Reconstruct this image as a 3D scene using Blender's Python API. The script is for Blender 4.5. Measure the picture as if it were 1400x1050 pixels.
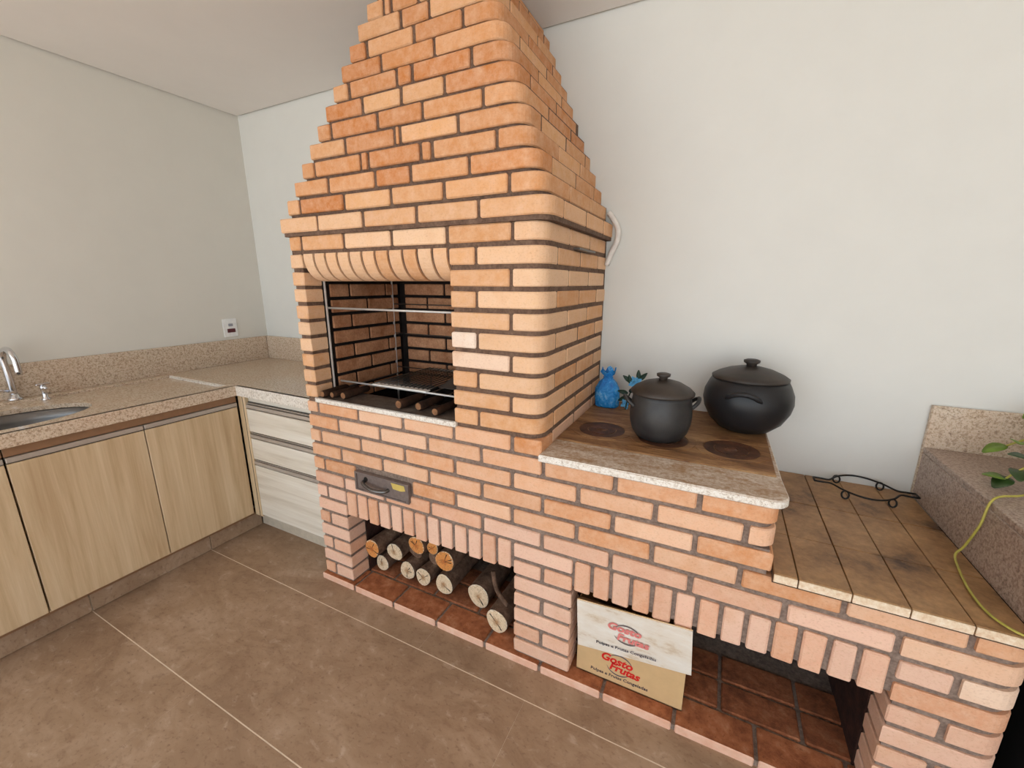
import bpy, bmesh, math, random
from mathutils import Vector, Matrix, Euler

# ------------------------------------------------------------------ clear
for o in list(bpy.data.objects):
    bpy.data.objects.remove(o, do_unlink=True)
scn = bpy.context.scene
COL = scn.collection
random.seed(7)

# ------------------------------------------------------------------ camera
YAW, PITCH, ROLL = 0.463288446, -0.237232685, 0.00148738
CAM = Vector((3.00697, -1.95051, 1.43890))
Fv = Vector((-math.sin(YAW) * math.cos(PITCH), math.cos(YAW) * math.cos(PITCH), math.sin(PITCH)))
Rv = Vector((math.cos(YAW), math.sin(YAW), 0.0))
Uv = Rv.cross(Fv)
Rr = math.cos(ROLL) * Rv + math.sin(ROLL) * Uv
Ur = -math.sin(ROLL) * Rv + math.cos(ROLL) * Uv
cd = bpy.data.cameras.new('camera')
cam = bpy.data.objects.new('camera', cd)
COL.objects.link(cam)
M = Matrix((Rr, Ur, -Fv)).transposed().to_4x4()
M.translation = CAM
cam.matrix_world = M
cd.sensor_width = 36.0
cd.lens = 568.273 / 1400 * 36.0
cd.clip_start = 0.02
scn.camera = cam

# ------------------------------------------------------------------ light
scn.view_settings.view_transform = 'Standard'
scn.view_settings.look = 'None'
scn.view_settings.gamma = 1.0
scn.view_settings.use_curve_mapping = False
scn.view_settings.exposure = 0.13
w = bpy.data.worlds.new('sky')
scn.world = w
w.use_nodes = True
nt = w.node_tree
bg = nt.nodes['Background']
bg.inputs['Color'].default_value = (0.76, 0.885, 1.0, 1)
bg.inputs['Strength'].default_value = 2.6
sd_ = bpy.data.lights.new('sun', 'SUN')
sd_.energy = 9.5
sd_.angle = math.radians(2)
sd_.color = (1.0, 0.97, 0.94)
sun = bpy.data.objects.new('sun', sd_)
COL.objects.link(sun)
sun.rotation_euler = Euler((math.radians(24), 0, math.radians(-20)))

# ------------------------------------------------------------------ materials
def srgb(r, g, b):
    f = lambda c: (c / 255 / 12.92) if c / 255 <= 0.04045 else ((c / 255 + 0.055) / 1.055) ** 2.4
    return (f(r), f(g), f(b), 1.0)

def new_mat(name):
    m = bpy.data.materials.new(name)
    m.use_nodes = True
    nt = m.node_tree
    b = nt.nodes['Principled BSDF']
    return m, nt, b

def N(nt, typ, **kw):
    n = nt.nodes.new(typ)
    for k, v in kw.items():
        if k in n.inputs:
            n.inputs[k].default_value = v
        else:
            setattr(n, k, v)
    return n

def coords(nt, scale=(1, 1, 1), kind='Object'):
    tc = nt.nodes.new('ShaderNodeTexCoord')
    mp = nt.nodes.new('ShaderNodeMapping')
    mp.inputs['Scale'].default_value = scale
    nt.links.new(tc.outputs[kind], mp.inputs['Vector'])
    return mp.outputs['Vector']

def noise(nt, vec, scale, detail=4, rough=0.6, dist=0.0):
    n = N(nt, 'ShaderNodeTexNoise', Scale=scale, Detail=detail, Roughness=rough, Distortion=dist)
    nt.links.new(vec, n.inputs['Vector'])
    return n.outputs['Fac']

def ramp(nt, fac, stops, interp='LINEAR'):
    r = nt.nodes.new('ShaderNodeValToRGB')
    r.color_ramp.interpolation = interp
    el = r.color_ramp.elements
    while len(el) < len(stops):
        el.new(0.5)
    for e, (p, c) in zip(el, stops):
        e.position = p
        e.color = c if len(c) == 4 else (*c, 1)
    nt.links.new(fac, r.inputs['Fac'])
    return r.outputs['Color']

def mix(nt, fac, a, b, mode='MIX'):
    n = nt.nodes.new('ShaderNodeMix')
    n.data_type = 'RGBA'
    n.blend_type = mode
    for sock, v in ((n.inputs[0], fac), (n.inputs[6], a), (n.inputs[7], b)):
        if hasattr(v, 'is_output') or isinstance(v, bpy.types.NodeSocket):
            nt.links.new(v, sock)
        else:
            sock.default_value = v
    return n.outputs[2]

def bump(nt, b, h, strength=0.3, dist=0.002):
    n = N(nt, 'ShaderNodeBump', Strength=strength, Distance=dist)
    nt.links.new(h, n.inputs['Height'])
    nt.links.new(n.outputs['Normal'], b.inputs['Normal'])

G = lambda v: (v, v, v, 1)

def plain(name, col, rough=0.5, metal=0.0, var=0.08, scale=40, bstr=0.0, spec=0.5):
    m, nt, b = new_mat(name)
    v = coords(nt)
    nz = noise(nt, v, scale)
    lo = tuple(max(0, c * (1 - var)) for c in col[:3]) + (1,)
    hi = tuple(min(1, c * (1 + var)) for c in col[:3]) + (1,)
    nt.links.new(ramp(nt, nz, [(0.3, lo), (0.7, hi)]), b.inputs['Base Color'])
    b.inputs['Roughness'].default_value = rough
    b.inputs['Metallic'].default_value = metal
    b.inputs['Specular IOR Level'].default_value = spec
    if bstr:
        bump(nt, b, nz, bstr)
    return m

MAT = {}
# painted plaster
MAT['wall'] = plain('painted_plaster', srgb(222, 220, 213), 0.75, var=0.015, scale=6, spec=0.25)
MAT['wall_beige'] = plain('beige_toned_plaster', srgb(222, 217, 206), 0.75, var=0.015, scale=6, spec=0.25)  # left wall tone, slightly warmer and darker than the other walls
MAT['ceiling'] = plain('ceiling_paint', srgb(240, 234, 228), 0.85, var=0.012, scale=5, spec=0.2)
MAT['reflector'] = plain('pale_reflector', srgb(206, 204, 200), 0.9, var=0.05, scale=2)  # unseen ground, added outside to bounce sunlight up to the ceiling
MAT['dark_gap'] = plain('dark_gap', srgb(60, 56, 52), 0.9)

# brick (colour per object)
m, nt, b = new_mat('brick_clay')
oi = nt.nodes.new('ShaderNodeObjectInfo')
v = coords(nt)
n1 = noise(nt, v, 26, 7, 0.75)
n2 = noise(nt, coords(nt, (1, 1, 1.6)), 130, 5, 0.75)
n3 = noise(nt, v, 9, 3, 0.5)
c1 = mix(nt, ramp(nt, n1, [(0.35, G(0)), (0.72, G(1))]), oi.outputs['Color'], srgb(236, 202, 174))
c1b = mix(nt, 0.5, oi.outputs['Color'], c1)
c2 = mix(nt, ramp(nt, n2, [(0.52, G(0)), (0.75, G(0.45))]), c1b, srgb(170, 116, 78))
c3 = mix(nt, ramp(nt, n3, [(0.55, G(0)), (0.8, G(0.35))]), c2, srgb(208, 146, 98))
nt.links.new(c3, b.inputs['Base Color'])
b.inputs['Roughness'].default_value = 0.82
b.inputs['Specular IOR Level'].default_value = 0.25
bump(nt, b, n2, 0.5, 0.002)
MAT['brick'] = m

def mottled(name, stops, scale=14, rough=0.85, fine=120, bstr=0.5, spec=0.2):
    m, nt, b = new_mat(name)
    v = coords(nt)
    n1 = noise(nt, v, scale, 6, 0.65)
    n2 = noise(nt, v, fine, 3, 0.6)
    c = ramp(nt, n1, stops)
    c = mix(nt, 0.35, c, ramp(nt, n2, [(0.3, G(0.25)), (0.7, G(0.8))]), 'OVERLAY')
    nt.links.new(c, b.inputs['Base Color'])
    b.inputs['Roughness'].default_value = rough
    b.inputs['Specular IOR Level'].default_value = spec
    bump(nt, b, n2, bstr, 0.002)
    return m

MAT['mortar'] = mottled('mortar', [(0.3, srgb(112, 93, 82)), (0.7, srgb(146, 127, 114))], 30)
MAT['mortar_brown'] = mottled('brown_mortar', [(0.3, srgb(92, 70, 57)), (0.7, srgb(122, 98, 82))], 30)  # darker, browner tone for the mortar of the upper courses
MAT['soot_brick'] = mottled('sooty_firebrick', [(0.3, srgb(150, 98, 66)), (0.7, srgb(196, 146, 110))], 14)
MAT['niche_dark'] = mottled('dark_niche_brick', [(0.3, srgb(40, 26, 22)), (0.7, srgb(74, 46, 38))], 20, 0.95)
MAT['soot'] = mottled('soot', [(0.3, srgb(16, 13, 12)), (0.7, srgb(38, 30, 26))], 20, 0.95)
m, nt, b = new_mat('worn_hearth_brick')
v = coords(nt)
n1 = noise(nt, v, 20, 6, 0.65)
n2 = noise(nt, v, 120, 3)
worn = ramp(nt, n1, [(0.3, srgb(126, 72, 46)), (0.55, srgb(172, 106, 70)), (0.8, srgb(200, 144, 108))])
worn = mix(nt, ramp(nt, n2, [(0.6, G(0)), (0.72, G(0.5))]), worn, srgb(96, 54, 36))
ge = nt.nodes.new('ShaderNodeNewGeometry')
sp = nt.nodes.new('ShaderNodeSeparateXYZ')
nt.links.new(ge.outputs['Normal'], sp.inputs[0])
edge = ramp(nt, n1, [(0.3, srgb(218, 164, 136)), (0.7, srgb(232, 192, 168))])
fy = nt.nodes.new('ShaderNodeMath')
fy.operation = 'LESS_THAN'
fy.inputs[1].default_value = -0.5
nt.links.new(sp.outputs['Y'], fy.inputs[0])
nt.links.new(mix(nt, fy.outputs[0], worn, edge), b.inputs['Base Color'])
b.inputs['Roughness'].default_value = 0.85
b.inputs['Specular IOR Level'].default_value = 0.2
bump(nt, b, n2, 0.5, 0.002)
MAT['hearth_brick'] = m
MAT['hearth_inner'] = mottled('hearth_inner_brick', [(0.3, srgb(104, 60, 40)), (0.55, srgb(146, 88, 58)), (0.8, srgb(172, 118, 86))], 20)

# granite
def granite(name, base, pink, dark, light, rough=0.22, stain=None, slo=0.35):
    m, nt, b = new_mat(name)
    v = coords(nt)
    a = noise(nt, v, 120, 6, 0.7, 0.3)
    d = noise(nt, v, 210, 3, 0.6)
    e = noise(nt, v, 150, 3, 0.6)
    f = noise(nt, v, 6, 3, 0.5)
    c = ramp(nt, a, [(0.32, dark), (0.45, base), (0.58, light), (0.72, pink)])
    c = mix(nt, ramp(nt, d, [(0.6, G(0)), (0.68, G(0.75))]), c, dark)
    c = mix(nt, ramp(nt, e, [(0.62, G(0)), (0.7, G(0.6))]), c, light)
    c = mix(nt, ramp(nt, f, [(0.35, G(0)), (0.75, G(0.25))]), c, pink)
    if stain is not None:
        ge = nt.nodes.new('ShaderNodeNewGeometry')
        sp = nt.nodes.new('ShaderNodeSeparateXYZ')
        nt.links.new(ge.outputs['Normal'], sp.inputs[0])
        s = noise(nt, coords(nt, (1, 2.5, 1)), 9, 5, 0.7, 0.5)
        up = ramp(nt, sp.outputs['Z'], [(0.6, G(0)), (0.8, G(1))])
        k = mix(nt, 1.0, up, ramp(nt, mix(nt, 0.45, s, noise(nt, v, 70, 4, 0.7)), [(0.38, G(slo)), (0.6, G(0.97))]), 'MULTIPLY')
        c = mix(nt, k, c, stain)
    nt.links.new(c, b.inputs['Base Color'])
    b.inputs['Roughness'].default_value = rough
    return m

MAT['granite'] = granite('beige_granite', srgb(196, 172, 146), srgb(200, 162, 134), srgb(128, 106, 90), srgb(222, 206, 184), 0.18)
MAT['granite_lit'] = granite('lit_granite', srgb(214, 204, 190), srgb(212, 190, 170), srgb(150, 134, 118), srgb(236, 230, 220), 0.5)  # paler copy for front-facing edges; the light on them is in the colour
MAT['granite_stain'] = granite('heat_stained_granite', srgb(224, 214, 200), srgb(222, 204, 186), srgb(160, 144, 128), srgb(240, 236, 228), 0.5, srgb(158, 120, 80), 0.25)
MAT['granite_soot'] = granite('soot_stained_granite', srgb(224, 214, 200), srgb(222, 204, 186), srgb(160, 144, 128), srgb(240, 236, 228), 0.5, srgb(52, 34, 23), 0.85)
MAT['granite_brown'] = granite('brown_granite', srgb(150, 126, 110), srgb(160, 126, 112), srgb(92, 76, 66), srgb(186, 168, 152), 0.35)

# wood laminate, grain along given axis
def laminate(name, along, c_lo, c_mid, c_hi):
    m, nt, b = new_mat(name)
    sc = [22, 22, 22]
    sc[along] = 1.1
    v = coords(nt, tuple(sc))
    a = noise(nt, v, 1.0, 6, 0.62, 0.35)
    sc2 = [120, 120, 120]
    sc2[along] = 3
    d = noise(nt, coords(nt, tuple(sc2)), 1.0, 3, 0.6)
    c = ramp(nt, a, [(0.28, c_lo), (0.5, c_mid), (0.72, c_hi)])
    c = mix(nt, ramp(nt, d, [(0.35, G(0.22)), (0.6, G(0))]), c, c_lo)
    nt.links.new(c, b.inputs['Base Color'])
    b.inputs['Roughness'].default_value = 0.42
    b.inputs['Specular IOR Level'].default_value = 0.35
    return m

MAT['oak_v'] = laminate('oak_laminate_vertical', 2, srgb(178, 148, 112), srgb(206, 180, 144), srgb(222, 200, 168))
MAT['oak_h'] = laminate('oak_laminate_horizontal', 0, srgb(196, 182, 162), srgb(222, 212, 196), srgb(234, 227, 214))
MAT['plinth_pale'] = plain('pale_plinth', srgb(196, 182, 162), 0.6)
MAT['rail_brown'] = plain('brown_edge', srgb(140, 104, 74), 0.5)
MAT['alu'] = plain('brushed_aluminium', srgb(180, 168, 156), 0.42, 0.25, 0.05, 60)
MAT['alu_dark'] = plain('profile_shadow_groove', srgb(82, 76, 70), 0.5, 0.4)
MAT['chrome'] = plain('chrome', srgb(215, 215, 218), 0.12, 1.0, 0.02)
MAT['steel'] = plain('stainless_steel', srgb(112, 110, 108), 0.35, 0.85, 0.05)
MAT['steel_wire'] = plain('steel_rod', srgb(206, 202, 196), 0.35, 0.4, 0.06)
MAT['iron'] = plain('dark_iron', srgb(118, 104, 98), 0.5, 0.15, 0.2, 60, 0.2)
MAT['bright_steel'] = plain('bright_steel_bar', srgb(232, 228, 220), 0.4, 0.1, 0.06)
MAT['black_iron'] = plain('black_wire', srgb(24, 22, 22), 0.5, 0.3, 0.1)
MAT['white_plastic'] = plain('white_plastic', srgb(238, 236, 232), 0.35)
MAT['socket_red'] = plain('socket_insert', srgb(92, 34, 38), 0.5)
MAT['socket_grey'] = plain('socket_grey', srgb(150, 150, 156), 0.5)
MAT['cable'] = plain('white_hose', srgb(226, 220, 212), 0.5)

# floor tile
m, nt, b = new_mat('brown_porcelain_tile')
oi = nt.nodes.new('ShaderNodeObjectInfo')
v = coords(nt, (1.0, 1.6, 1.0))
a = noise(nt, v, 3.2, 6, 0.65, 0.8)
d = noise(nt, v, 16, 5, 0.65, 0.6)
e = noise(nt, v, 55, 4, 0.6)
c = ramp(nt, a, [(0.3, srgb(144, 116, 92)), (0.52, srgb(164, 136, 110)), (0.75, srgb(184, 158, 134))])
c = mix(nt, ramp(nt, d, [(0.52, G(0)), (0.74, G(0.6))]), c, srgb(128, 98, 76))
c = mix(nt, ramp(nt, d, [(0.25, G(0.6)), (0.42, G(0))]), c, srgb(202, 180, 160))
c = mix(nt, ramp(nt, e, [(0.56, G(0)), (0.7, G(0.6))]), c, srgb(126, 98, 78))
nt.links.new(c, b.inputs['Base Color'])
b.inputs['Roughness'].default_value = 0.5
b.inputs['Specular IOR Level'].default_value = 0.35
bump(nt, b, e, 0.15, 0.001)
MAT['tile'] = m
MAT['grout'] = plain('cream_grout', srgb(228, 210, 188), 0.85)
MAT['grout_dark'] = plain('dark_grout', srgb(84, 62, 46), 0.9)
MAT['bench_tile'] = mottled('brown_bench_tile', [(0.30, srgb(70, 48, 32)), (0.42, srgb(138, 102, 66)), (0.55, srgb(160, 122, 82)), (0.75, srgb(178, 140, 98))], 6, 0.42, 60, 0.2, 0.4)
MAT['bench_edge'] = mottled('cream_tile_edge', [(0.3, srgb(214, 184, 150)), (0.7, srgb(238, 218, 192))], 30)

# rusty plate
m, nt, b = new_mat('rusty_stove_plate')
v = coords(nt, (0.6, 2.2, 1))
a = noise(nt, v, 8, 7, 0.7, 0.7)
d = noise(nt, v, 60, 4, 0.6)
c = ramp(nt, a, [(0.28, srgb(80, 54, 34)), (0.44, srgb(130, 90, 56)), (0.58, srgb(164, 124, 82)), (0.76, srgb(192, 154, 112))])
c = mix(nt, ramp(nt, d, [(0.55, G(0)), (0.7, G(0.5))]), c, srgb(70, 44, 30))
nt.links.new(c, b.inputs['Base Color'])
b.inputs['Roughness'].default_value = 0.6
b.inputs['Metallic'].default_value = 0.15
bump(nt, b, d, 0.25, 0.001)
MAT['plate'] = m
MAT['ring'] = mottled('burner_ring', [(0.3, srgb(50, 32, 24)), (0.6, srgb(92, 58, 40)), (0.8, srgb(128, 84, 58))], 20, 0.55, 90, 0.2, 0.4)

# clay pot
m, nt, b = new_mat('black_clay')
v = coords(nt)
a = noise(nt, v, 14, 5, 0.6)
nt.links.new(ramp(nt, a, [(0.3, srgb(38, 37, 38)), (0.7, srgb(60, 58, 56))]), b.inputs['Base Color'])
b.inputs['Roughness'].default_value = 0.42
b.inputs['Specular IOR Level'].default_value = 0.4
bump(nt, b, noise(nt, v, 70), 0.15, 0.001)
MAT['clay'] = m
MAT['clay_deep'] = plain('deep_black_clay', srgb(34, 33, 34), 0.4, var=0.25, scale=14, spec=0.35)
m, nt, b = new_mat('brown_black_clay')
v = coords(nt)
a = noise(nt, v, 11, 5, 0.6)
nt.links.new(ramp(nt, a, [(0.3, srgb(38, 33, 30)), (0.7, srgb(68, 57, 48))]), b.inputs['Base Color'])
b.inputs['Roughness'].default_value = 0.5
MAT['clay_lid'] = m

# logs
MAT['bark'] = mottled('bark', [(0.3, srgb(78, 58, 46)), (0.6, srgb(122, 94, 76)), (0.8, srgb(156, 128, 106))], 26, 0.95, 140, 0.9)
def endgrain(name, core_c, mid_c, rim_c):
    m, nt, b = new_mat(name)
    v = coords(nt)
    at = nt.nodes.new('ShaderNodeAttribute')
    at.attribute_name = 'radial'
    a = noise(nt, v, 60, 5, 0.7, 0.6)
    wob = nt.nodes.new('ShaderNodeMath')
    wob.operation = 'MULTIPLY_ADD'
    wob.inputs[1].default_value = 0.55
    nt.links.new(a, wob.inputs[0])
    nt.links.new(at.outputs['Fac'], wob.inputs[2])
    c = ramp(nt, wob.outputs[0], [(0.35, core_c), (0.62, mid_c), (0.95, mid_c), (1.0, rim_c)])
    d = noise(nt, v, 150, 3, 0.7)
    c = mix(nt, ramp(nt, d, [(0.5, G(0)), (0.68, G(0.55))]), c, srgb(104, 74, 54))
    nt.links.new(c, b.inputs['Base Color'])
    b.inputs['Roughness'].default_value = 0.9
    bump(nt, b, d, 0.4, 0.002)
    return m
MAT['end_pale'] = endgrain('pale_end_grain', srgb(176, 132, 92), srgb(222, 196, 162), srgb(234, 218, 194))
MAT['end_orange'] = endgrain('orange_end_grain', srgb(186, 104, 46), srgb(214, 140, 72), srgb(234, 206, 168))
MAT['crack'] = plain('dark_crack', srgb(46, 32, 24), 0.95)
MAT['handle_wood'] = mottled('charred_wood_handle', [(0.3, srgb(30, 19, 13)), (0.7, srgb(70, 45, 30))], 20)
MAT['handle_tip'] = mottled('worn_handle_tip', [(0.3, srgb(104, 70, 48)), (0.7, srgb(150, 108, 76))], 40)

MAT['kraft'] = plain('kraft_cardboard', srgb(204, 168, 122), 0.85, var=0.05, scale=20, spec=0.2)
m, nt, b = new_mat('whitened_cardboard')
v = coords(nt)
s = noise(nt, coords(nt, (1, 1, 2.5)), 9, 5, 0.65)
c = ramp(nt, s, [(0.30, srgb(202, 176, 144)), (0.42, srgb(226, 212, 194)), (0.7, srgb(236, 228, 216))])
nt.links.new(c, b.inputs['Base Color'])
b.inputs['Roughness'].default_value = 0.8
MAT['white_card'] = m
MAT['ink'] = plain('navy_ink', srgb(34, 32, 58), 0.8, spec=0.1)
MAT['red_ink'] = plain('red_ink', srgb(206, 44, 40), 0.8, spec=0.1)
MAT['red_faded'] = plain('faded_red_ink', srgb(222, 128, 122), 0.8, spec=0.1)
MAT['grey_ink'] = plain('grey_ink', srgb(104, 92, 92), 0.8, spec=0.1)

m, nt, b = new_mat('blue_cellophane')
v = coords(nt)
a = noise(nt, v, 28, 5, 0.7, 1.2)
nt.links.new(ramp(nt, a, [(0.3, srgb(20, 100, 190)), (0.52, srgb(46, 154, 230)), (0.72, srgb(140, 208, 246))]), b.inputs['Base Color'])
b.inputs['Roughness'].default_value = 0.25
bump(nt, b, a, 0.8, 0.01)
MAT['blue'] = m
MAT['petal'] = plain('blue_petal', srgb(96, 176, 226), 0.6, var=0.3, scale=60)
MAT['leaf_dark'] = plain('dark_leaf', srgb(18, 52, 36), 0.5, var=0.3)
MAT['leaf'] = plain('pothos_leaf', srgb(112, 140, 44), 0.4, var=0.35, scale=25)
MAT['leaf_deep'] = plain('deep_green_leaf', srgb(50, 74, 30), 0.4, var=0.3, scale=25)
MAT['vine'] = plain('yellow_green_vine', srgb(178, 168, 76), 0.5, var=0.15)
MAT['terracotta'] = plain('planter_clay', srgb(150, 88, 60), 0.8)
MAT['soil'] = plain('soil', srgb(52, 38, 28), 0.95)
MAT['dark_space'] = plain('dark_space_black', srgb(18, 19, 20), 0.6, spec=0.2)  # darkness of the open space under the granite counter, put into the colour
MAT['brass'] = plain('yellow_sticker', srgb(206, 180, 96), 0.5)
MAT['sheet'] = plain('dull_steel_sheet', srgb(96, 90, 86), 0.5, 0.5, 0.2, 20)

# ------------------------------------------------------------------ builders
def link(name, verts, faces, mat=None, parent=None, smooth=False):
    me = bpy.data.meshes.new(name)
    me.from_pydata([tuple(v) for v in verts], [], faces)
    bm = bmesh.new()
    bm.from_mesh(me)
    bmesh.ops.recalc_face_normals(bm, faces=bm.faces)
    bm.to_mesh(me)
    bm.free()
    if smooth:
        for p in me.polygons:
            p.use_smooth = True
    o = bpy.data.objects.new(name, me)
    COL.objects.link(o)
    if mat is not None:
        me.materials.append(MAT[mat] if isinstance(mat, str) else mat)
    if parent is not None:
        adopt(o, parent)
    return o

def adopt(o, parent):
    o.parent = parent
    # objects are modelled in world space; parents are unrotated/unscaled
    t = Vector((0, 0, 0))
    q = parent
    while q is not None:
        t += q.location
        q = q.parent
    o.location = o.location - t

def thing(name, label, cat, loc, group=None):
    e = bpy.data.objects.new(name, None)
    COL.objects.link(e)
    e.location = loc
    e.empty_display_size = 0.05
    tag(e, label, cat, group)
    return e

def tag(o, label=None, cat=None, group=None, kind=None):
    if label: o['label'] = label
    if cat: o['category'] = cat
    if group: o['group'] = group
    if kind: o['kind'] = kind
    return o

class MB:
    def __init__(s):
        s.v, s.f = [], []
    def add(s, verts, faces):
        n = len(s.v)
        s.v += [tuple(p) for p in verts]
        s.f += [tuple(i + n for i in f) for f in faces]
        return s
    def box(s, x0, x1, y0, y1, z0, z1):
        return s.add(*box_g(x0, x1, y0, y1, z0, z1))
    def tube(s, pts, r, n=8, closed=False):
        return s.add(*tube_g(pts, r, n, closed))
    def build(s, name, mat, parent=None, smooth=False):
        return link(name, s.v, s.f, mat, parent, smooth)

def box_g(x0, x1, y0, y1, z0, z1):
    v = [(x, y, z) for x in (x0, x1) for y in (y0, y1) for z in (z0, z1)]
    f = [(0, 1, 3, 2), (4, 6, 7, 5), (0, 4, 5, 1), (2, 3, 7, 6), (0, 2, 6, 4), (1, 5, 7, 3)]
    return v, f

def cbox_g(x0, x1, y0, y1, z0, z1, c=0.003):
    """box with chamfered edges, 24 verts / 44 tris"""
    c = min(c, (x1 - x0) * .45, (y1 - y0) * .45, (z1 - z0) * .45)
    V, idx = [], {}
    for ix in (0, 1):
        for iy in (0, 1):
            for iz in (0, 1):
                X = (x0, x1)[ix]; Y = (y0, y1)[iy]; Z = (z0, z1)[iz]
                dx = c if ix == 0 else -c
                dy = c if iy == 0 else -c
                dz = c if iz == 0 else -c
                for a, p in enumerate(((X, Y + dy, Z + dz), (X + dx, Y, Z + dz), (X + dx, Y + dy, Z))):
                    idx[ix, iy, iz, a] = len(V)
                    V.append(p)
    F = []
    for s in (0, 1):
        F.append([idx[s, 0, 0, 0], idx[s, 1, 0, 0], idx[s, 1, 1, 0], idx[s, 0, 1, 0]])
        F.append([idx[0, s, 0, 1], idx[1, s, 0, 1], idx[1, s, 1, 1], idx[0, s, 1, 1]])
        F.append([idx[0, 0, s, 2], idx[1, 0, s, 2], idx[1, 1, s, 2], idx[0, 1, s, 2]])
    for i in (0, 1):
        for j in (0, 1):
            F.append([idx[i, j, 0, 0], idx[i, j, 1, 0], idx[i, j, 1, 1], idx[i, j, 0, 1]])
            F.append([idx[i, 0, j, 0], idx[i, 1, j, 0], idx[i, 1, j, 2], idx[i, 0, j, 2]])
            F.append([idx[0, i, j, 1], idx[1, i, j, 1], idx[1, i, j, 2], idx[0, i, j, 2]])
    for k in [(a, b_, c_) for a in (0, 1) for b_ in (0, 1) for c_ in (0, 1)]:
        F.append([idx[(*k, 0)], idx[(*k, 1)], idx[(*k, 2)]])
    return V, F

def prism_g(outline, z0, z1, c=0.0):
    """vertical prism over a 2-D outline (counter-clockwise), chamfered top and bottom rims"""
    n = len(outline)
    P = [Vector(p) for p in outline]
    rings = []
    if c > 0:
        ins = []
        for i in range(n):
            a, b_, d = P[i - 1], P[i], P[(i + 1) % n]
            e1 = (b_ - a); e2 = (d - b_)
            e1 = e1.normalized() if e1.length > 1e-9 else e2.normalized()
            e2 = e2.normalized() if e2.length > 1e-9 else e1
            nn = Vector((-(e1.y + e2.y), e1.x + e2.x))
            nn = nn.normalized() if nn.length > 1e-6 else Vector((-e1.y, e1.x))
            ins.append(b_ + nn * c)
        rings = [(ins, z0), (P, z0 + c), (P, z1 - c), (ins, z1)]
    else:
        rings = [(P, z0), (P, z1)]
    V, F = [], []
    for r, z in rings:
        V += [(p.x, p.y, z) for p in r]
    for k in range(len(rings) - 1):
        for i in range(n):
            j = (i + 1) % n
            F.append((k * n + i, k * n + j, (k + 1) * n + j, (k + 1) * n + i))
    F.append(tuple(range(n))[::-1])
    F.append(tuple(range((len(rings) - 1) * n, len(rings) * n)))
    return V, F

def tube_g(pts, r, n=8, closed=False):
    P = [Vector(p) for p in pts]
    m = len(P)
    V, F = [], []
    up = None
    for i in range(m):
        if closed:
            t = (P[(i + 1) % m] - P[i - 1]).normalized()
        else:
            t = (P[min(i + 1, m - 1)] - P[max(i - 1, 0)]).normalized()
        if up is None:
            up = Vector((0, 0, 1)) if abs(t.z) < 0.9 else Vector((1, 0, 0))
        a = (up - t * up.dot(t)).normalized()
        b_ = t.cross(a)
        up = a
        rr = r[i] if isinstance(r, (list, tuple)) else r
        for k in range(n):
            ang = 2 * math.pi * k / n
            V.append(P[i] + (a * math.cos(ang) + b_ * math.sin(ang)) * rr)
    for i in range(m if closed else m - 1):
        j = (i + 1) % m
        for k in range(n):
            l = (k + 1) % n
            F.append((i * n + k, i * n + l, j * n + l, j * n + k))
    if not closed:
        F.append(tuple(range(n))[::-1])
        F.append(tuple(range((m - 1) * n, m * n)))
    return V, F

def lathe_g(prof, cx, cy, n=40, capped=True):
    V, F = [], []
    for r, z in prof:
        for k in range(n):
            a = 2 * math.pi * k / n
            V.append((cx + r * math.cos(a), cy + r * math.sin(a), z))
    for i in range(len(prof) - 1):
        for k in range(n):
            l = (k + 1) % n
            F.append((i * n + k, i * n + l, (i + 1) * n + l, (i + 1) * n + k))
    if capped:
        F.append(tuple(range(n))[::-1])
        F.append(tuple(range((len(prof) - 1) * n, len(prof) * n)))
    return V, F

def smooth_curve(pts, sub=6):
    P = [Vector(p) for p in pts]
    out = []
    for i in range(len(P) - 1):
        p0 = P[max(i - 1, 0)]; p1 = P[i]; p2 = P[i + 1]; p3 = P[min(i + 2, len(P) - 1)]
        for k in range(sub):
            t = k / sub
            out.append(0.5 * ((2 * p1) + (p2 - p0) * t + (2 * p0 - 5 * p1 + 4 * p2 - p3) * t * t + (3 * p1 - p0 - 3 * p2 + p3) * t ** 3))
    out.append(P[-1])
    return out

def part(name, geo, mat, parent, smooth=False, label=None):
    o = link(name, geo[0], geo[1], mat, parent, smooth)
    if label: o['label'] = label
    return o

# ================================================================== THE ROOM
ZC = 2.508
RX = 6.0          # right wall
FY = -4.2         # open front edge of the roofed area
wl = MB().box(-0.15, 0.0, FY, 0.15, -0.05, 2.75).build('wall_left', 'wall_beige'); tag(wl, 'smooth off-white painted wall behind the sink counter', 'wall', kind='structure')
wb = MB().box(0.0, RX + 0.15, 0.0, 0.15, -0.05, 2.75).build('wall_back', 'wall'); tag(wb, 'smooth off-white painted wall behind the brick barbecue', 'wall', kind='structure')
wr = MB().box(RX, RX + 0.15, FY, 0.0, -0.05, 2.75).build('wall_right', 'wall'); tag(wr, 'plain off-white side wall', 'wall', kind='structure')
cm = MB()
cm.box(0.012, RX - 0.012, FY, -0.012, ZC, ZC + 0.03)
cm.box(0.0, RX, FY, 0.0, ZC + 0.03, ZC + 0.06)
ce = cm.build('ceiling', 'ceiling'); tag(ce, 'flat warm-white ceiling with a thin shadow gap at the walls', 'ceiling', kind='structure')

gd = MB().box(-14.0, 20.0, -26.0, -4.4, -0.06, -0.01).build('ground', 'reflector'); tag(gd, 'unseen pale paving outside the roofed terrace', 'ground', kind='structure')
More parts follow.
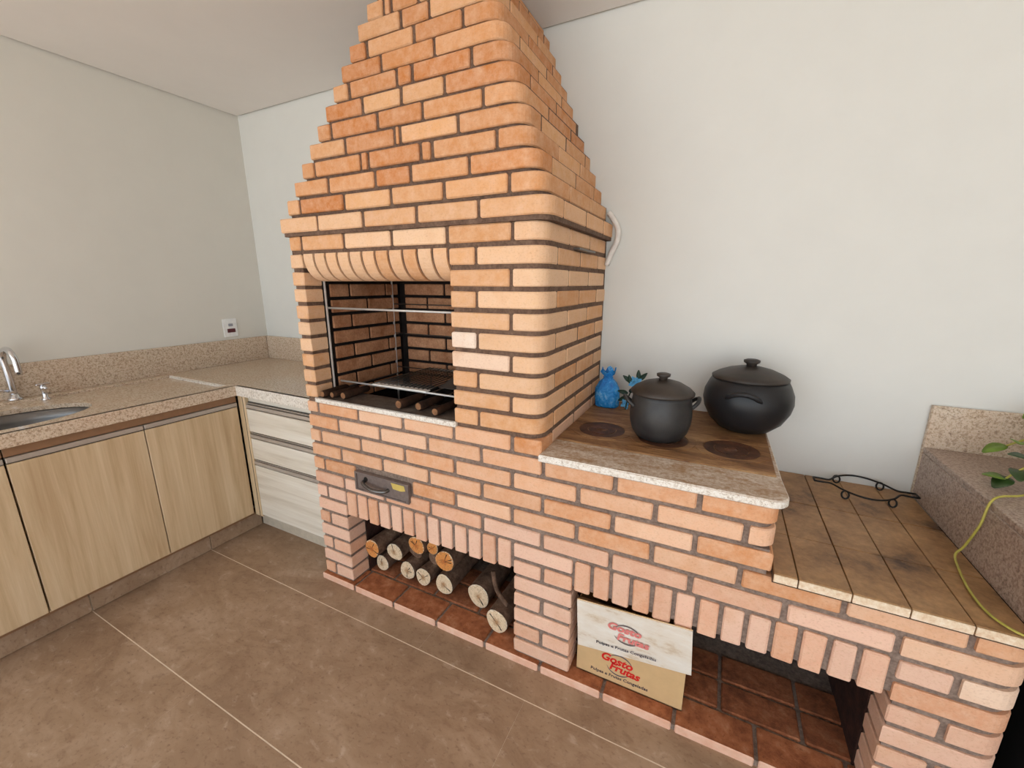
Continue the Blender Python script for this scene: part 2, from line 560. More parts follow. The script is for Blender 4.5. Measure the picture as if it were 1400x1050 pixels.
# floor: grout bed plus separate tiles
fl = MB().box(0.0, RX, -4.40, 0.0, -0.05, -0.0008).build('floor', 'grout'); tag(fl, 'brown stone-look porcelain tile floor with cream joints', 'floor', kind='structure')
TD = 0.4985
rows = []
y1 = 0.0
ys = [0.0, -0.8823 + TD] + [-0.8823 - TD * i for i in range(0, 8)]
ys = sorted(set(round(y, 4) for y in ys), reverse=True)
offs = [0.40, 0.85, 0.125, 0.24, 0.72, 0.05, 0.5, 0.3, 0.9]
for i in range(len(ys) - 1):
    ya, yb = ys[i], ys[i + 1]
    x = offs[i] - 1.2
    while x < RX:
        xa, xb = max(x, 0.0), min(x + 1.2, RX)
        if xb - xa > 0.05:
            link('tile', *cbox_g(xa + 0.0003, xb - 0.0003, yb + 0.0019, ya - 0.0019, -0.012, 0.0, 0.0006), 'tile', fl)
        x += 1.2

# ================================================================== BRICK BARBECUE
H, BH, JT = 0.0695, 0.0540, 0.0152
YF = -0.744
zb = lambda k: 0.0395 + H * (k - 1)
BBQ = thing('brick_barbecue', 'built-in orange brick barbecue with tapering hood, wood stove and low bench', 'barbecue', (2.5, -0.372, 0.0))
HOOD_C = (srgb(226, 172, 122), srgb(194, 118, 58))  # deeper orange, also darkened: dimmer light near the ceiling put into the colour
MID_C = (srgb(234, 194, 156), srgb(214, 152, 98))
BODY_C = (srgb(235, 189, 156), srgb(206, 136, 82))
LOW_C = (srgb(232, 188, 164), srgb(214, 152, 114))
PALE = srgb(238, 206, 180)
brng = random.Random(21)

def colour(o, k, special=None):
    if special is not None:
        o.color = special
        return
    pal = LOW_C if k <= 7 else BODY_C if k <= 13 else MID_C if k <= 24 else HOOD_C
    t = brng.random()
    if k <= 7:
        t = t * t
    c = [pal[0][i] * (1 - t) + pal[1][i] * t for i in range(3)]
    j = 0.95 + 0.10 * brng.random()
    o.color = (min(1, c[0] * j), min(1, c[1] * j), min(1, c[2] * j), 1)

def brick(x0, x1, z0, z1, y=YF, d=0.105, k=10, special=None, c=0.004):
    jy = brng.uniform(-0.0012, 0.0012)
    jz = brng.uniform(-0.0010, 0.0010)
    V, F = cbox_g(x0 + brng.uniform(-.0008, .0008), x1 + brng.uniform(-.0008, .0008), y + jy, y + d, z0 + jz, z1 + jz, c)
    V = [(p[0] + brng.uniform(-.0011, .0011), p[1], p[2] + brng.uniform(-.0011, .0011)) for p in V]
    o = link('brick', V, F, 'brick', BBQ)
    colour(o, k, special)
    return o

def corner_outline(xa, xR, yf, yb, r, d=0.1, n=7):
    """L-shaped corner brick plan, rounded outer front-right corner; counter-clockwise"""
    pts = [(xa, yf)]
    for i in range(n + 1):
        t = math.pi / 2 * i / n
        pts.append((xR - r + r * math.sin(t), yf + r - r * math.cos(t)))
    pts.append((xR, yb))
    xi = max(xa + 0.005, xR - d)
    yi = min(yb - 0.005, yf + d)
    pts += [(xi, yb), (xi, yi), (xa, yi)]
    return pts

def corner_brick(xa, xR, yf, yb, r, z0, z1, k, special=None):
    o = link('brick', *prism_g(corner_outline(xa, xR, yf, yb, r), z0, z1, 0.004), 'brick', BBQ)
    colour(o, k, special)
    return o

def side_brick(x, ya, yb, z0, z1, k):
    jx = brng.uniform(-0.001, 0.001)
    o = link('brick', *cbox_g(x - 0.1, x + jx, ya, yb, z0, z1, 0.004), 'brick', BBQ)
    colour(o, k)
    return o

def spans(x0, x1, joints):
    e = [x0] + list(joints) + [x1]
    out = []
    for i in range(len(e) - 1):
        a = e[i] + (JT / 2 if i > 0 else 0)
        b_ = e[i + 1] - (JT / 2 if i < len(e) - 2 else 0)
        out.append((a, b_))
    return out

def row(k, x0, x1, joints, y=YF, d=0.105, z1=None, specials={}):
    for i, (a, b_) in enumerate(spans(x0, x1, joints)):
        brick(a, b_, zb(k), z1 if z1 else zb(k) + BH, y, d, k, specials.get(i))

XL, XP1, XP2, XP3, XP4, XR_B = 1.364, 1.549, 2.412, 2.637, 3.503, 3.735
XO1, XO2, XS = 1.436, 2.167, 2.511
XST = 3.203      # right end of the stove
RC = 0.055
ODD = [1.432 + 0.2428 * i for i in range(10)]     # 1.432 .. 3.617
EVEN = [1.549 + 0.2430 * i for i in range(9)]     # 1.549 .. 3.493

# piers, courses 1..7
for k in range(1, 8):
    row(k, XL, XP1, [1.4325] if k % 2 else [])
    row(k, XP2, XP3, [] if k % 2 else [2.5245])
    if k % 2:
        brick(XP4, 3.606, zb(k), zb(k) + BH, k=k)
        corner_brick(3.622, XR_B, YF, YF + 0.23, RC, zb(k), zb(k) + BH, k, PALE if k == 7 else None)
    else:
        corner_brick(XP4, XR_B, YF, YF + 0.115, RC, zb(k), zb(k) + BH, k)
# soldier lintels over the two niches
for x0, n, pit in ((1.5525, 13, 0.0655), (2.6405, 13, 0.0655)):
    for i in range(n):
        dz = brng.uniform(-0.004, 0.004)
        brick(x0 + pit * i + 0.0065, x0 + pit * (i + 1) - 0.0065, 0.394 + dz, 0.512, k=5)
# courses 8..13
s8 = spans(XL, XR_B, EVEN)
for a, b_ in s8[:-1]:
    brick(a, b_, zb(8), zb(8) + BH, k=7)
corner_brick(s8[-1][0], XR_B, YF, YF + 0.115, RC, zb(8), zb(8) + BH, 8)
s9 = spans(XL, XR_B, [ODD[0], 1.634, 1.942] + ODD[3:])
for i, (a, b_) in enumerate(s9[:-1]):
    if i == 2:
        continue                      # the ash door sits here
    brick(a, b_, zb(9), zb(9) + BH, k=8)
corner_brick(s9[-1][0], XR_B, YF, YF + 0.23, RC, zb(9), zb(9) + BH - 0.004, 9)
row(10, XL, XST, EVEN[:7])
s11 = spans(XL, XST, ODD[:8])
for a, b_ in s11[:-1]:
    brick(a, b_, zb(11), zb(11) + BH, k=11)
corner_brick(s11[-1][0], XST, YF, YF + 0.23, 0.04, zb(11), zb(11) + BH, 12)
s12 = spans(XL, XST, EVEN[:7])
for a, b_ in s12[:-1]:
    brick(a, b_, zb(12), zb(12) + (BH if b_ < 2.53 else 0.053), k=12)
corner_brick(s12[-1][0], XST, YF, YF + 0.115, 0.04, zb(12), zb(12) + 0.053, 13)
for a, b_ in spans(XL, 2.515, ODD[:5]):
    brick(a, b_, zb(13), zb(13) + (0.047 if b_ < 2.16 else BH), k=13)
# pillars beside the fire opening, courses 14..22, and the right-hand corner
for k in range(14, 23):
    brick(XL, XO1, zb(k), zb(k) + BH, k=k, d=0.09)
    if k % 2:
        brick(XO2, 2.392, zb(k), zb(k) + BH, k=k, special=PALE if k == 17 else None)
        corner_brick(2.407, XS, YF, YF + 0.23, RC, zb(k), zb(k) + BH, k)
    else:
        brick(XO2, 2.2645, zb(k), zb(k) + BH, k=k, special=srgb(242, 222, 204) if k == 18 else None)
        corner_brick(2.2785, XS, YF, YF + 0.116, RC, zb(k), zb(k) + BH, k)
# bullnosed soldiers over the fire opening
def soldier_prof(q):
    pr_ = [(YF + 0.002 + q, 1.555)]
    for j in range(9):
        t = math.pi / 2 * j / 8
        pr_.append((YF + q + 0.085 - 0.085 * math.cos(t), 1.545 - (0.098 - q) * math.sin(t)))
    pr_ += [(YF + 0.115, 1.447 + q), (YF + 0.115, 1.555)]
    return pr_

for i in range(11):
    xa = 1.4425 + 0.0654 * i + 0.006
    xb = 1.4425 + 0.0654 * (i + 1) - 0.006
    prof = soldier_prof(0.0)
    n = len(prof)
    V = [(xa, p[0], p[1]) for p in prof] + [(xb, p[0], p[1]) for p in prof]
    F = [(j, (j + 1) % n, n + (j + 1) % n, n + j) for j in range(n)] + [tuple(range(n))[::-1], tuple(range(n, 2 * n))]
    o = link('brick', V, F, 'brick', BBQ)
    colour(o, 16)
# course 23
s = spans(XL + 0.008, XS, [1.440, 1.681, 1.919, 2.160, 2.404])
for a, b_ in s[:-1]:
    brick(a, b_, zb(23), zb(23) + BH, k=23)
corner_brick(s[-1][0], XS, YF, YF + 0.23, RC, zb(23), zb(23) + BH, 23)
# right flank of the body, courses 13..23
for k in range(13, 24):
    y0 = YF + (0.23 if k % 2 else 0.116) + 0.012
    if k == 13:
        y0 = YF + 0.105 + 0.012
    while y0 < -0.03:
        y1_ = min(y0 + 0.231, -0.002)
        side_brick(XS, y0, y1_, zb(k), zb(k) + BH, k)
        y0 = y1_ + 0.012
# right flank of the stove, courses 10..12
for k in range(10, 13):
    y0 = YF + {10: 0.105, 11: 0.23, 12: 0.115}[k] + 0.012
    while y0 < -0.03:
        y1_ = min(y0 + 0.231, -0.002)
        side_brick(XST, y0, y1_, zb(k), zb(k) + 0.053, k)
        y0 = y1_ + 0.012
# hood
HJ = {24: [1.562, 1.801, 2.047, 2.292], 25: [1.448, 1.693, 1.922, 2.149, 2.390], 26: [1.597, 1.836, 1.998, 2.237],
      27: [1.508, 1.754, 1.791, 2.031, 2.079, 2.327], 28: [1.662, 1.904, 1.929, 2.174], 29: [1.574, 1.812, 2.016, 2.257],
      30: [1.726, 1.910, 2.098], 31: [1.644, 1.879, 1.949, 2.194], 32: [1.794, 2.034], 33: [1.711, 1.934, 2.139],
      34: [1.863, 1.990], 35: [1.771, 1.806, 1.93, 2.085], 36: [1.92]}
hood = lambda k: (1.345 + 0.0312 * (k - 24), 2.532 - 0.0288 * (k - 24), -0.757 + 0.0195 * (k - 24))
for k in range(24, 37):
    hl, hr, hy = hood(k)
    top = min(zb(k) + BH, ZC - 0.0035)
    s = spans(hl, hr, HJ[k])
    for a, b_ in s[:-1]:
        brick(a, b_, zb(k), top, hy, 0.11, k, c=0.004 if b_ - a > 0.03 else 0.002)
    ye = hy + (0.23 if k % 2 else 0.116)
    corner_brick(s[-1][0], hr, hy, ye, RC, zb(k), top, k)
    y0 = ye + 0.012
    while y0 < -0.03:
        y1_ = min(y0 + 0.231, -0.002)
        side_brick(hr, y0, y1_, zb(k), top, k)
        y0 = y1_ + 0.012
# hearth: flat bricks under both niches
for ri, (ya, yb_, ph) in enumerate([(-0.759, -0.641, 1.5665), (-0.630, -0.518, 1.4625), (-0.507, -0.395, 1.4625)]):
    xs = [1.350] + [ph + 0.2398 * i for i in range(0, 10) if 1.40 < ph + 0.2398 * i < 3.70] + [3.748]
    for i in range(len(xs) - 1):
        a, b_ = xs[i] + (0.006 if i else 0), xs[i + 1] - (0.006 if i < len(xs) - 2 else 0)
        if ri and (b_ < XP1 + 0.02 or a > XP4 - 0.02 or (a > XP2 - 0.05 and b_ < XP3 + 0.05)):
            continue
        o = link('brick', *cbox_g(a, b_, ya, yb_, -0.01, 0.029 + brng.uniform(-.001, .001), 0.004), 'hearth_inner' if ri else 'hearth_brick', BBQ)
        o['label'] = 'worn hearth brick laid flat'

# mortar core (one part)
mo = MB()
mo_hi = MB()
I = 0.008
ci = [0]
def core(x0, x1, y0, y1, z0, z1, r=None):
    ci[0] += 1
    e_ = 0.00025 * (ci[0] % 9)
    x0 += e_; x1 -= e_; y0 += e_; z0 += e_ * 0.5; z1 -= e_ * 0.5
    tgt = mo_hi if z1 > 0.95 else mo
    if r:
        pts = [(x0, y0)]
        for i in range(7):
            t = math.pi / 2 * i / 6
            pts.append((x1 - r + r * math.sin(t), y0 + r - r * math.cos(t)))
        pts += [(x1, y1), (x0, y1)]
        tgt.add(*prism_g(pts, z0, z1))
    else:
        tgt.box(x0, x1, y0, y1, z0, z1)
mo.box(1.356, 3.742, -0.752, -0.002, -0.008, 0.021)
core(XL + I, XP1 - I, YF + I, -0.002, 0.02, 0.53)
core(XP2 + I, XP3 - I, YF + I, -0.002, 0.02, 0.53)
core(XP4 + I, XR_B - I, YF + I, -0.002, 0.02, 0.53, RC)
core(XL + I, XR_B - 0.06, YF + I, YF + 0.11, 0.406, 0.53)
core(XL + I, XR_B - I, YF + I, -0.002, 0.522, 0.645, RC)
core(XL + I, XST - I, YF + I, -0.002, 0.64, 0.728, None)
core(XL + I, XST - I, YF + I, -0.002, 0.727, 0.79, 0.04)
core(2.3, XST - I, YF + I, -0.002, 0.78, 0.861, 0.04)
core(XL + I, 2.508 - I, YF + I, -0.60, 0.78, 0.922)
core(XL + I, XO1 - I, YF + I, -0.002, 0.78, 1.60)
core(XO2 + I, XS - 0.003, YF + I, -0.002, 0.86, 1.60, RC)
core(XO1 - I, XO2 + I, -0.16, -0.002, 0.78, 1.60)
pm = soldier_prof(0.007)
nm = len(pm)
mo_hi.add([(XO1 + 0.004, p[0], p[1]) for p in pm] + [(XO2 - 0.002, p[0], p[1]) for p in pm], [(j, (j + 1) % nm, nm + (j + 1) % nm, nm + j) for j in range(nm)] + [tuple(range(nm))[::-1], tuple(range(nm, 2 * nm))])
core(XL + I, XS - 0.003, YF + I, -0.002, 1.552, 1.628, RC)
for k in range(24, 37):
    hl, hr, hy = hood(k)
    core(hl + I, hr - 0.0025, hy + I, -0.002, zb(k) - 0.015, min(zb(k) + BH + 0.002, ZC - 0.002), RC)
mo.box(XL + 0.05, XR_B - 0.05, -0.05, -0.002, 0.0, 0.53)
mo.build('mortar', 'mortar', BBQ)
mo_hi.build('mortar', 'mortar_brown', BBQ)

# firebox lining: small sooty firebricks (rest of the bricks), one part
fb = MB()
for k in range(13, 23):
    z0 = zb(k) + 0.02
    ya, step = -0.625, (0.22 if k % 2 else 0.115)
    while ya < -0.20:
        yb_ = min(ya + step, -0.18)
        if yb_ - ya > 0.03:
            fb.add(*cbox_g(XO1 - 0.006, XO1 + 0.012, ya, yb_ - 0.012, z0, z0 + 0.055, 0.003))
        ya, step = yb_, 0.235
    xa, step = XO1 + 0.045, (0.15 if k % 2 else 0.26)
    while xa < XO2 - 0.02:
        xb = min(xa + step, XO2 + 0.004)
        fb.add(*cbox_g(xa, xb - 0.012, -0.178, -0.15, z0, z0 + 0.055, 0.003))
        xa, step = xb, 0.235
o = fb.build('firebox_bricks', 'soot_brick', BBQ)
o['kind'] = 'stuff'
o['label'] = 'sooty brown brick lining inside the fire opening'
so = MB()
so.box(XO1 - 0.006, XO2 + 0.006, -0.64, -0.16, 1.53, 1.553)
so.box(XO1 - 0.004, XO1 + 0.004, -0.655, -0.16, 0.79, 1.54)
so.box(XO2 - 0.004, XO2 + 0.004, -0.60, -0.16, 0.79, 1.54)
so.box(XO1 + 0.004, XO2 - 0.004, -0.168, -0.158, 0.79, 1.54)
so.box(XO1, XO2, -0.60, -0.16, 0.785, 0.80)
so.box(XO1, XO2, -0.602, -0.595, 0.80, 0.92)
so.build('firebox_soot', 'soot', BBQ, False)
# plain dark brown panels line niche sides, backs and tops
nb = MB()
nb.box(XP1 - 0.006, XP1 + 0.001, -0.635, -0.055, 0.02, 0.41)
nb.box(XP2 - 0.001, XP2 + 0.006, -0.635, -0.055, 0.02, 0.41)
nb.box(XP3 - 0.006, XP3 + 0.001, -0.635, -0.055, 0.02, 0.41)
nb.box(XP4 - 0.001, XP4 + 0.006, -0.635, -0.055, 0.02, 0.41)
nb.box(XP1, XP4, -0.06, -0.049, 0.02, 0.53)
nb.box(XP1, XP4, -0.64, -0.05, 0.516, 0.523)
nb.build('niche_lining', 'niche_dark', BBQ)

# sill slab of the fire opening
part('sill_slab', cbox_g(1.428, 2.176, -0.752, -0.598, 0.9235, 0.9475, 0.004), 'granite_soot', BBQ, label='chipped pale granite sill with brown heat stains')
# stove top
sl = [(2.512, -0.764)]
for i in range(7):
    t = math.pi / 2 * i / 6
    sl.append((3.220 - 0.045 + 0.045 * math.sin(t), -0.764 + 0.045 - 0.045 * math.cos(t)))
sl += [(3.214, -0.605), (3.205, -0.002), (2.512, -0.002)]
part('stove_slab', prism_g(sl, 0.8625, 0.8875, 0.004), 'granite_stain', BBQ, label='pale granite slab around the stove plate, stained brown on top')
pl = part('stove_plate', cbox_g(2.514, 3.200, -0.604, -0.004, 0.880, 0.8925, 0.002), 'plate', BBQ, label='rusty cast iron stove plate')
def disc(cx, cy, r0, r1, z0, z1, n=36):
    return lathe_g([(r0, z0), (r1, z0), (r1, z1), (r0, z1), (r0, z0)], cx, cy, n, capped=False)
for cx in (2.640, 2.862, 3.083):
    cy = -0.440
    for a, b_, z, rm in ((0.088, 0.112, 0.8945, 'plate'), (0.055, 0.085, 0.8935, 'ring'), (0.021, 0.052, 0.8945, 'ring')):
        part('burner_ring', disc(cx, cy, a, b_, 0.889, z), rm, pl)
    part('burner_cap', lathe_g([(0.0185, 0.889), (0.0185, 0.8945), (0.012, 0.897), (0.004, 0.898)], cx, cy, 20), 'ring', pl, True)
# bench tiles on the low right end
bx = [XST + 0.004, 3.264, 3.379, 3.493, 3.606, 3.709]
part('tile_bed', box_g(XST + 0.004, 3.708, -0.752, -0.003, 0.642, 0.668), 'grout_dark', BBQ)
bys = [-0.758, -0.535, -0.285, -0.003]
for i in range(len(bx) - 1):
    for j in range(3):
        part('tile', cbox_g(bx[i] + 0.0012, bx[i + 1] - 0.0012, bys[j] + (0.0012 if j else 0), bys[j + 1] - 0.0012, 0.650, 0.676 + brng.uniform(-.0006, .0006), 0.0015), 'bench_tile', BBQ)
    part('tile_edge', cbox_g(bx[i] + 0.0015, bx[i + 1] - 0.0015, -0.762, -0.7585, 0.651, 0.674, 0.001), 'bench_edge', BBQ, label='cream unglazed front edge of bench tile')
# ash door
ad = part('ash_door', cbox_g(1.638, 1.938, -0.752, -0.735, 0.553, 0.640, 0.003), 'iron', BBQ, label='dark iron ash drawer front')
fr = MB()
fr.box(1.638, 1.938, -0.757, -0.751, 0.632, 0.640); fr.box(1.638, 1.938, -0.757, -0.751, 0.553, 0.559)
fr.box(1.638, 1.648, -0.757, -0.751, 0.558, 0.633); fr.box(1.924, 1.938, -0.757, -0.751, 0.558, 0.633)
part('door_rim', (fr.v, fr.f), 'iron', ad)
hp = smooth_curve([(1.690, -0.752, 0.602), (1.700, -0.772, 0.600), (1.760, -0.786, 0.590), (1.815, -0.774, 0.588), (1.826, -0.752, 0.590)], 5)
part('handle', tube_g(hp, 0.008, 8), 'steel', ad, True)
part('hole', lathe_g([(0.011, 0), (0.011, 0.001)], 0, 0, 16), 'black_iron', ad)
ho = [o for o in ad.children if o.name.startswith('hole')][0]
ho.data.transform(Matrix.Translation((1.70, -0.7525, 0.612)) @ Matrix.Rotation(math.pi / 2, 4, 'X'))
part('sticker', prism_g([(1.845, 0), (1.905, 0), (1.912, 0.01), (1.845, 0.01)], 0, 0.001), 'brass', ad)
st = [o for o in ad.children if o.name.startswith('sticker')][0]
st.data.clear_geometry()
st.data.from_pydata([(1.842, -0.7527, 0.628), (1.912, -0.7527, 0.628), (1.918, -0.7527, 0.606), (1.895, -0.7527, 0.600), (1.852, -0.7527, 0.602)], [], [(0, 4, 3, 2, 1)])
st.data.materials.append(MAT['brass']) if not st.data.materials else None
# damper pull on the right flank
part('damper_pull', cbox_g(2.505, 2.530, -0.46, -0.25, 1.556, 1.564, 0.002), 'steel', BBQ, label='flat steel damper pull sticking out of the joint')

# ================================================================== RIGHT-HAND GRANITE COUNTER
GC = thing('granite_counter', 'brown speckled granite counter with upstand beside the tiled brick bench', 'counter', (4.3, -0.4, 0.0))
part('side_panel', cbox_g(3.7105, 3.731, -0.80, -0.024, 0.672, 0.845, 0.002), 'granite_brown', GC)
part('worktop', cbox_g(3.711, 5.0, -0.80, -0.024, 0.846, 0.866, 0.002), 'granite_brown', GC)
part('upstand', cbox_g(3.711, 5.0, -0.022, -0.002, 0.676, 1.020, 0.002), 'granite', GC)
part('dark_block', cbox_g(3.80, 4.98, -0.70, -0.03, 0.001, 0.845, 0.002), 'dark_space', GC, label='black block standing in for the dark space under the counter')

# ================================================================== KITCHEN RUN
ZK, ZE = 0.899, 0.844
XK, YK = 0.6975, -0.669
ct = thing('countertop', 'beige speckled granite L-shaped countertop with upstand and recessed sink area', 'countertop', (0.35, -1.2, ZE))
YW = -0.682       # start of the recessed wet area
# dry corner slab
part('slab', cbox_g(0.002, 1.3615, YK + 0.002, -0.002, ZK - 0.03, ZK, 0.002), 'granite', ct)
part('slab', cbox_g(0.002, XK - 0.002, YW + 0.001, YK + 0.001, ZK - 0.03, ZK, 0.001), 'granite', ct)
# back strip and front rim of the wet area
part('rim', cbox_g(0.002, 0.085, -2.60, YW, ZK - 0.03, ZK, 0.0015), 'granite', ct)
part('rim', cbox_g(0.640, XK - 0.002, -2.60, YW, ZK - 0.03, ZK, 0.0015), 'granite', ct)
part('rim', cbox_g(0.085, 0.640, YW - 0.014, YW, ZK - 0.03, ZK, 0.001), 'granite_lit', ct)
# wet slab with elliptical hole
EX, EY, EA, EB = 0.385, -1.438, 0.185, 0.284
ring_in, ring_out = [], []
n = 48
for i in range(n):
    t = 2 * math.pi * i / n
    ring_in.append((EX + EA * math.cos(t), EY + EB * math.sin(t)))
rx0, rx1, ry0, ry1 = 0.085, 0.640, -2.60, YW - 0.014
for i in range(n):
    t = 2 * math.pi * i / n
    dx, dy = math.cos(t), math.sin(t)
    s_ = min(((rx1 - EX) / dx if dx > 1e-6 else 1e9), ((rx0 - EX) / dx if dx < -1e-6 else 1e9), ((0.32) / dy if dy > 1e-6 else 1e9), ((-0.32) / dy if dy < -1e-6 else 1e9))
    ring_out.append((EX + dx * s_, EY + dy * s_))
# corner fix: snap nearest ring vertices to rectangle corners
for cxn, cyn in ((rx0, EY - 0.32), (rx1, EY - 0.32), (rx0, EY + 0.32), (rx1, EY + 0.32)):
    j = min(range(n), key=lambda i: (ring_out[i][0] - cxn) ** 2 + (ring_out[i][1] - cyn) ** 2)
    ring_out[j] = (cxn, cyn)
ZW = ZK - 0.013
V, F = [], []
for ring, z in ((ring_in, ZW - 0.02), (ring_in, ZW), (ring_out, ZW), (ring_out, ZW - 0.02)):
    V += [(p[0], p[1], z) for p in ring]
for r_ in range(4):
    for i in range(n):
        j = (i + 1) % n
        q = (r_ + 1) % 4
        F.append((r_ * n + i, r_ * n + j, q * n + j, q * n + i))
part('sink_surround', (V, F), 'granite', ct)
part('wet_slab', box_g(rx0, rx1, EY + 0.32, ry1, ZW - 0.02, ZW), 'granite', ct)
part('wet_slab', box_g(rx0, rx1, ry0, EY - 0.32, ZW - 0.02, ZW), 'granite', ct)
# front edges
part('front_edge', cbox_g(XK - 0.022, XK, -2.60, YK, ZE, ZK, 0.002), 'granite', ct)
part('front_edge', cbox_g(XK - 0.004, 1.3615, YK - 0.002, YK + 0.018, ZE, ZK, 0.002), 'granite_lit', ct)
# upstands
part('upstand', cbox_g(0.002, 0.022, -2.60, -0.024, ZK, 1.062, 0.002), 'granite', ct)
part('upstand', cbox_g(0.002, 1.3615, -0.023, -0.002, ZK, 1.062, 0.002), 'granite', ct)

# sink bowl
sk = thing('sink', 'oval stainless steel sink bowl set under the granite counter', 'sink', (EX, EY, ZW - 0.19))
V, F = [], []
prof = [(1.05, -0.021), (1.03, -0.022), (1.0, -0.024), (0.97, -0.06), (0.92, -0.13), (0.80, -0.165), (0.50, -0.178), (0.12, -0.182)]
for a, z in prof:
    V += [(EX + EA * a * math.cos(2 * math.pi * i / n), EY + EB * a * math.sin(2 * math.pi * i / n), ZW + z) for i in range(n)]
for r_ in range(len(prof) - 1):
    for i in range(n):
        j = (i + 1) % n
        F.append((r_ * n + i, r_ * n + j, (r_ + 1) * n + j, (r_ + 1) * n + i))
part('bowl', (V, F), 'steel', sk, True)
part('drain', lathe_g([(0.03, ZW - 0.184), (0.03, ZW - 0.179), (0.02, ZW - 0.181)], EX, EY, 24), 'chrome', sk, True)

# faucet
fa = thing('faucet', 'chrome gooseneck faucet standing behind the oval sink', 'faucet', (0.055, -1.305, ZK))
part('base', lathe_g([(0.026, ZK), (0.026, ZK + 0.008), (0.018, ZK + 0.014), (0.0145, ZK + 0.03)], 0.055, -1.305, 24), 'chrome', fa, True)
gp = [(0.055, -1.305, ZK + 0.02), (0.055, -1.307, ZK + 0.13), (0.056, -1.309, ZK + 0.19)]
for i in range(1, 9):
    t = math.pi * i / 8
    gp.append((0.056 + 0.052 * (1 - math.cos(t)), -1.309 - 0.006 * i / 8 + 0.018 * (i / 8), ZK + 0.19 + 0.055 * math.sin(t)))
gp.append((0.163, -1.297, ZK + 0.130))
part('spout', tube_g(smooth_curve(gp, 3), 0.0125, 14), 'chrome', fa, True)
part('lever', tube_g([(0.055, -1.318, ZK + 0.045), (0.055, -1.36, ZK + 0.06)], 0.006, 10), 'chrome', fa, True)
# soap dispenser / valve
sd = thing('soap_pump', 'small chrome soap pump on the counter beside the faucet', 'soap pump', (0.115, -1.222, ZW))
part('base', lathe_g([(0.017, ZW), (0.017, ZW + 0.006), (0.010, ZW + 0.012), (0.009, ZW + 0.05), (0.012, ZW + 0.055), (0.012, ZW + 0.07), (0.006, ZW + 0.075)], 0.115, -1.222, 20), 'chrome', sd, True)
part('spout', tube_g([(0.075, -1.222, ZW + 0.068), (0.115, -1.222, ZW + 0.071), (0.150, -1.222, ZW + 0.060)], [0.005, 0.007, 0.005], 10), 'chrome', sd, True)
part('grip', cbox_g(0.105, 0.125, -1.246, -1.198, ZW + 0.074, ZW + 0.084, 0.003), 'chrome', sd)

# outlet plate
ol = thing('wall_outlet', 'white wall outlet plate with dark red socket above the upstand', 'outlet', (0.0, -0.26, 1.14))
part('plate', cbox_g(0.0005, 0.008, -0.304, -0.212, 1.080, 1.202, 0.002), 'white_plastic', ol)
part('socket', cbox_g(0.006, 0.011, -0.281, -0.228, 1.110, 1.136, 0.002), 'socket_red', ol, label='dark red socket insert')
part('switch', cbox_g(0.006, 0.0105, -0.270, -0.240, 1.152, 1.170, 0.002), 'socket_grey', ol)

# cabinets
XD = 0.680
def door_unit(name, label, y0, y1, seams):
    c = thing(name, label, 'cabinet', (0.32, (y0 + y1) / 2, 0.1))
    bb = MB()
    for ya_, yb_ in ((y0 + 0.002, y0 + 0.018), (y1 - 0.018, y1 - 0.002)):
        bb.box(0.03, XD - 0.022, ya_, yb_, 0.118, 0.66 if abs(ya_ + 1.511) < 0.05 else ZE - 0.002)
    bb.box(0.03, XD - 0.022, y0 + 0.018, y1 - 0.018, 0.118, 0.136); bb.box(0.03, 0.04, y0 + 0.018, y1 - 0.018, 0.136, ZE - 0.002)
    bb.build('body', 'oak_v', c)
    part('top_rail', cbox_g(XD - 0.022, XD - 0.004, y0 + 0.001, y1 - 0.001, 0.806, ZE - 0.001, 0.001), 'rail_brown', c)
    e = [y0] + seams + [y1]
    for i in range(len(e) - 1):
        a, b_ = e[i] + 0.002, e[i + 1] - 0.002
        d = part('door', cbox_g(XD - 0.019, XD, a, b_, 0.130, 0.778, 0.0015), 'oak_v', c)
        part('handle_profile', cbox_g(XD - 0.018, XD + 0.003, a, b_, 0.783, 0.803, 0.002), 'alu', d, label='aluminium edge pull')
        part('groove', box_g(XD - 0.018, XD - 0.003, a, b_, 0.7785, 0.7828), 'alu_dark', d)
    return c
door_unit('base_cabinet', 'light oak sink cabinet with two doors under the granite counter', -1.511, -0.665, [-1.087])
door_unit('base_cabinet', 'light oak cabinet with two doors farther along from the drawers', -2.365, -1.513, [-1.938])
dc = thing('drawer_cabinet', 'pale oak three-drawer cabinet between the corner and brick barbecue', 'cabinet', (1.05, -0.33, 0.1))
part('body', box_g(0.700, 1.360, -0.638, -0.03, 0.118, ZE - 0.002), 'oak_h', dc)
part('corner_post', cbox_g(0.683, 0.744, -0.660, -0.640, 0.120, ZE - 0.001, 0.0015), 'oak_v', dc)
part('post_strip', cbox_g(0.722, 0.727, -0.6605, -0.659, 0.121, ZE - 0.002, 0.0002), 'alu_dark', dc)
for z0, z1, h0, h1 in ((0.646, 0.774, 0.776, 0.812), (0.484, 0.604, 0.606, 0.642), (0.134, 0.444, 0.446, 0.480)):
    d = part('drawer', cbox_g(0.748, 1.360, -0.660, -0.640, z0, z1, 0.0015), 'oak_h', dc)
    part('groove', box_g(0.748, 1.360, -0.648, -0.639, z1 + 0.0005, h1), 'alu_dark', d)
    part('handle_profile', cbox_g(0.748, 1.360, -0.662, -0.645, h0 + 0.005, h0 + 0.023, 0.002), 'alu', d, label='aluminium edge pull')
    part('handle_lip', cbox_g(0.748, 1.360, -0.657, -0.642, h1 - 0.007, h1 - 0.003, 0.001), 'alu', d)

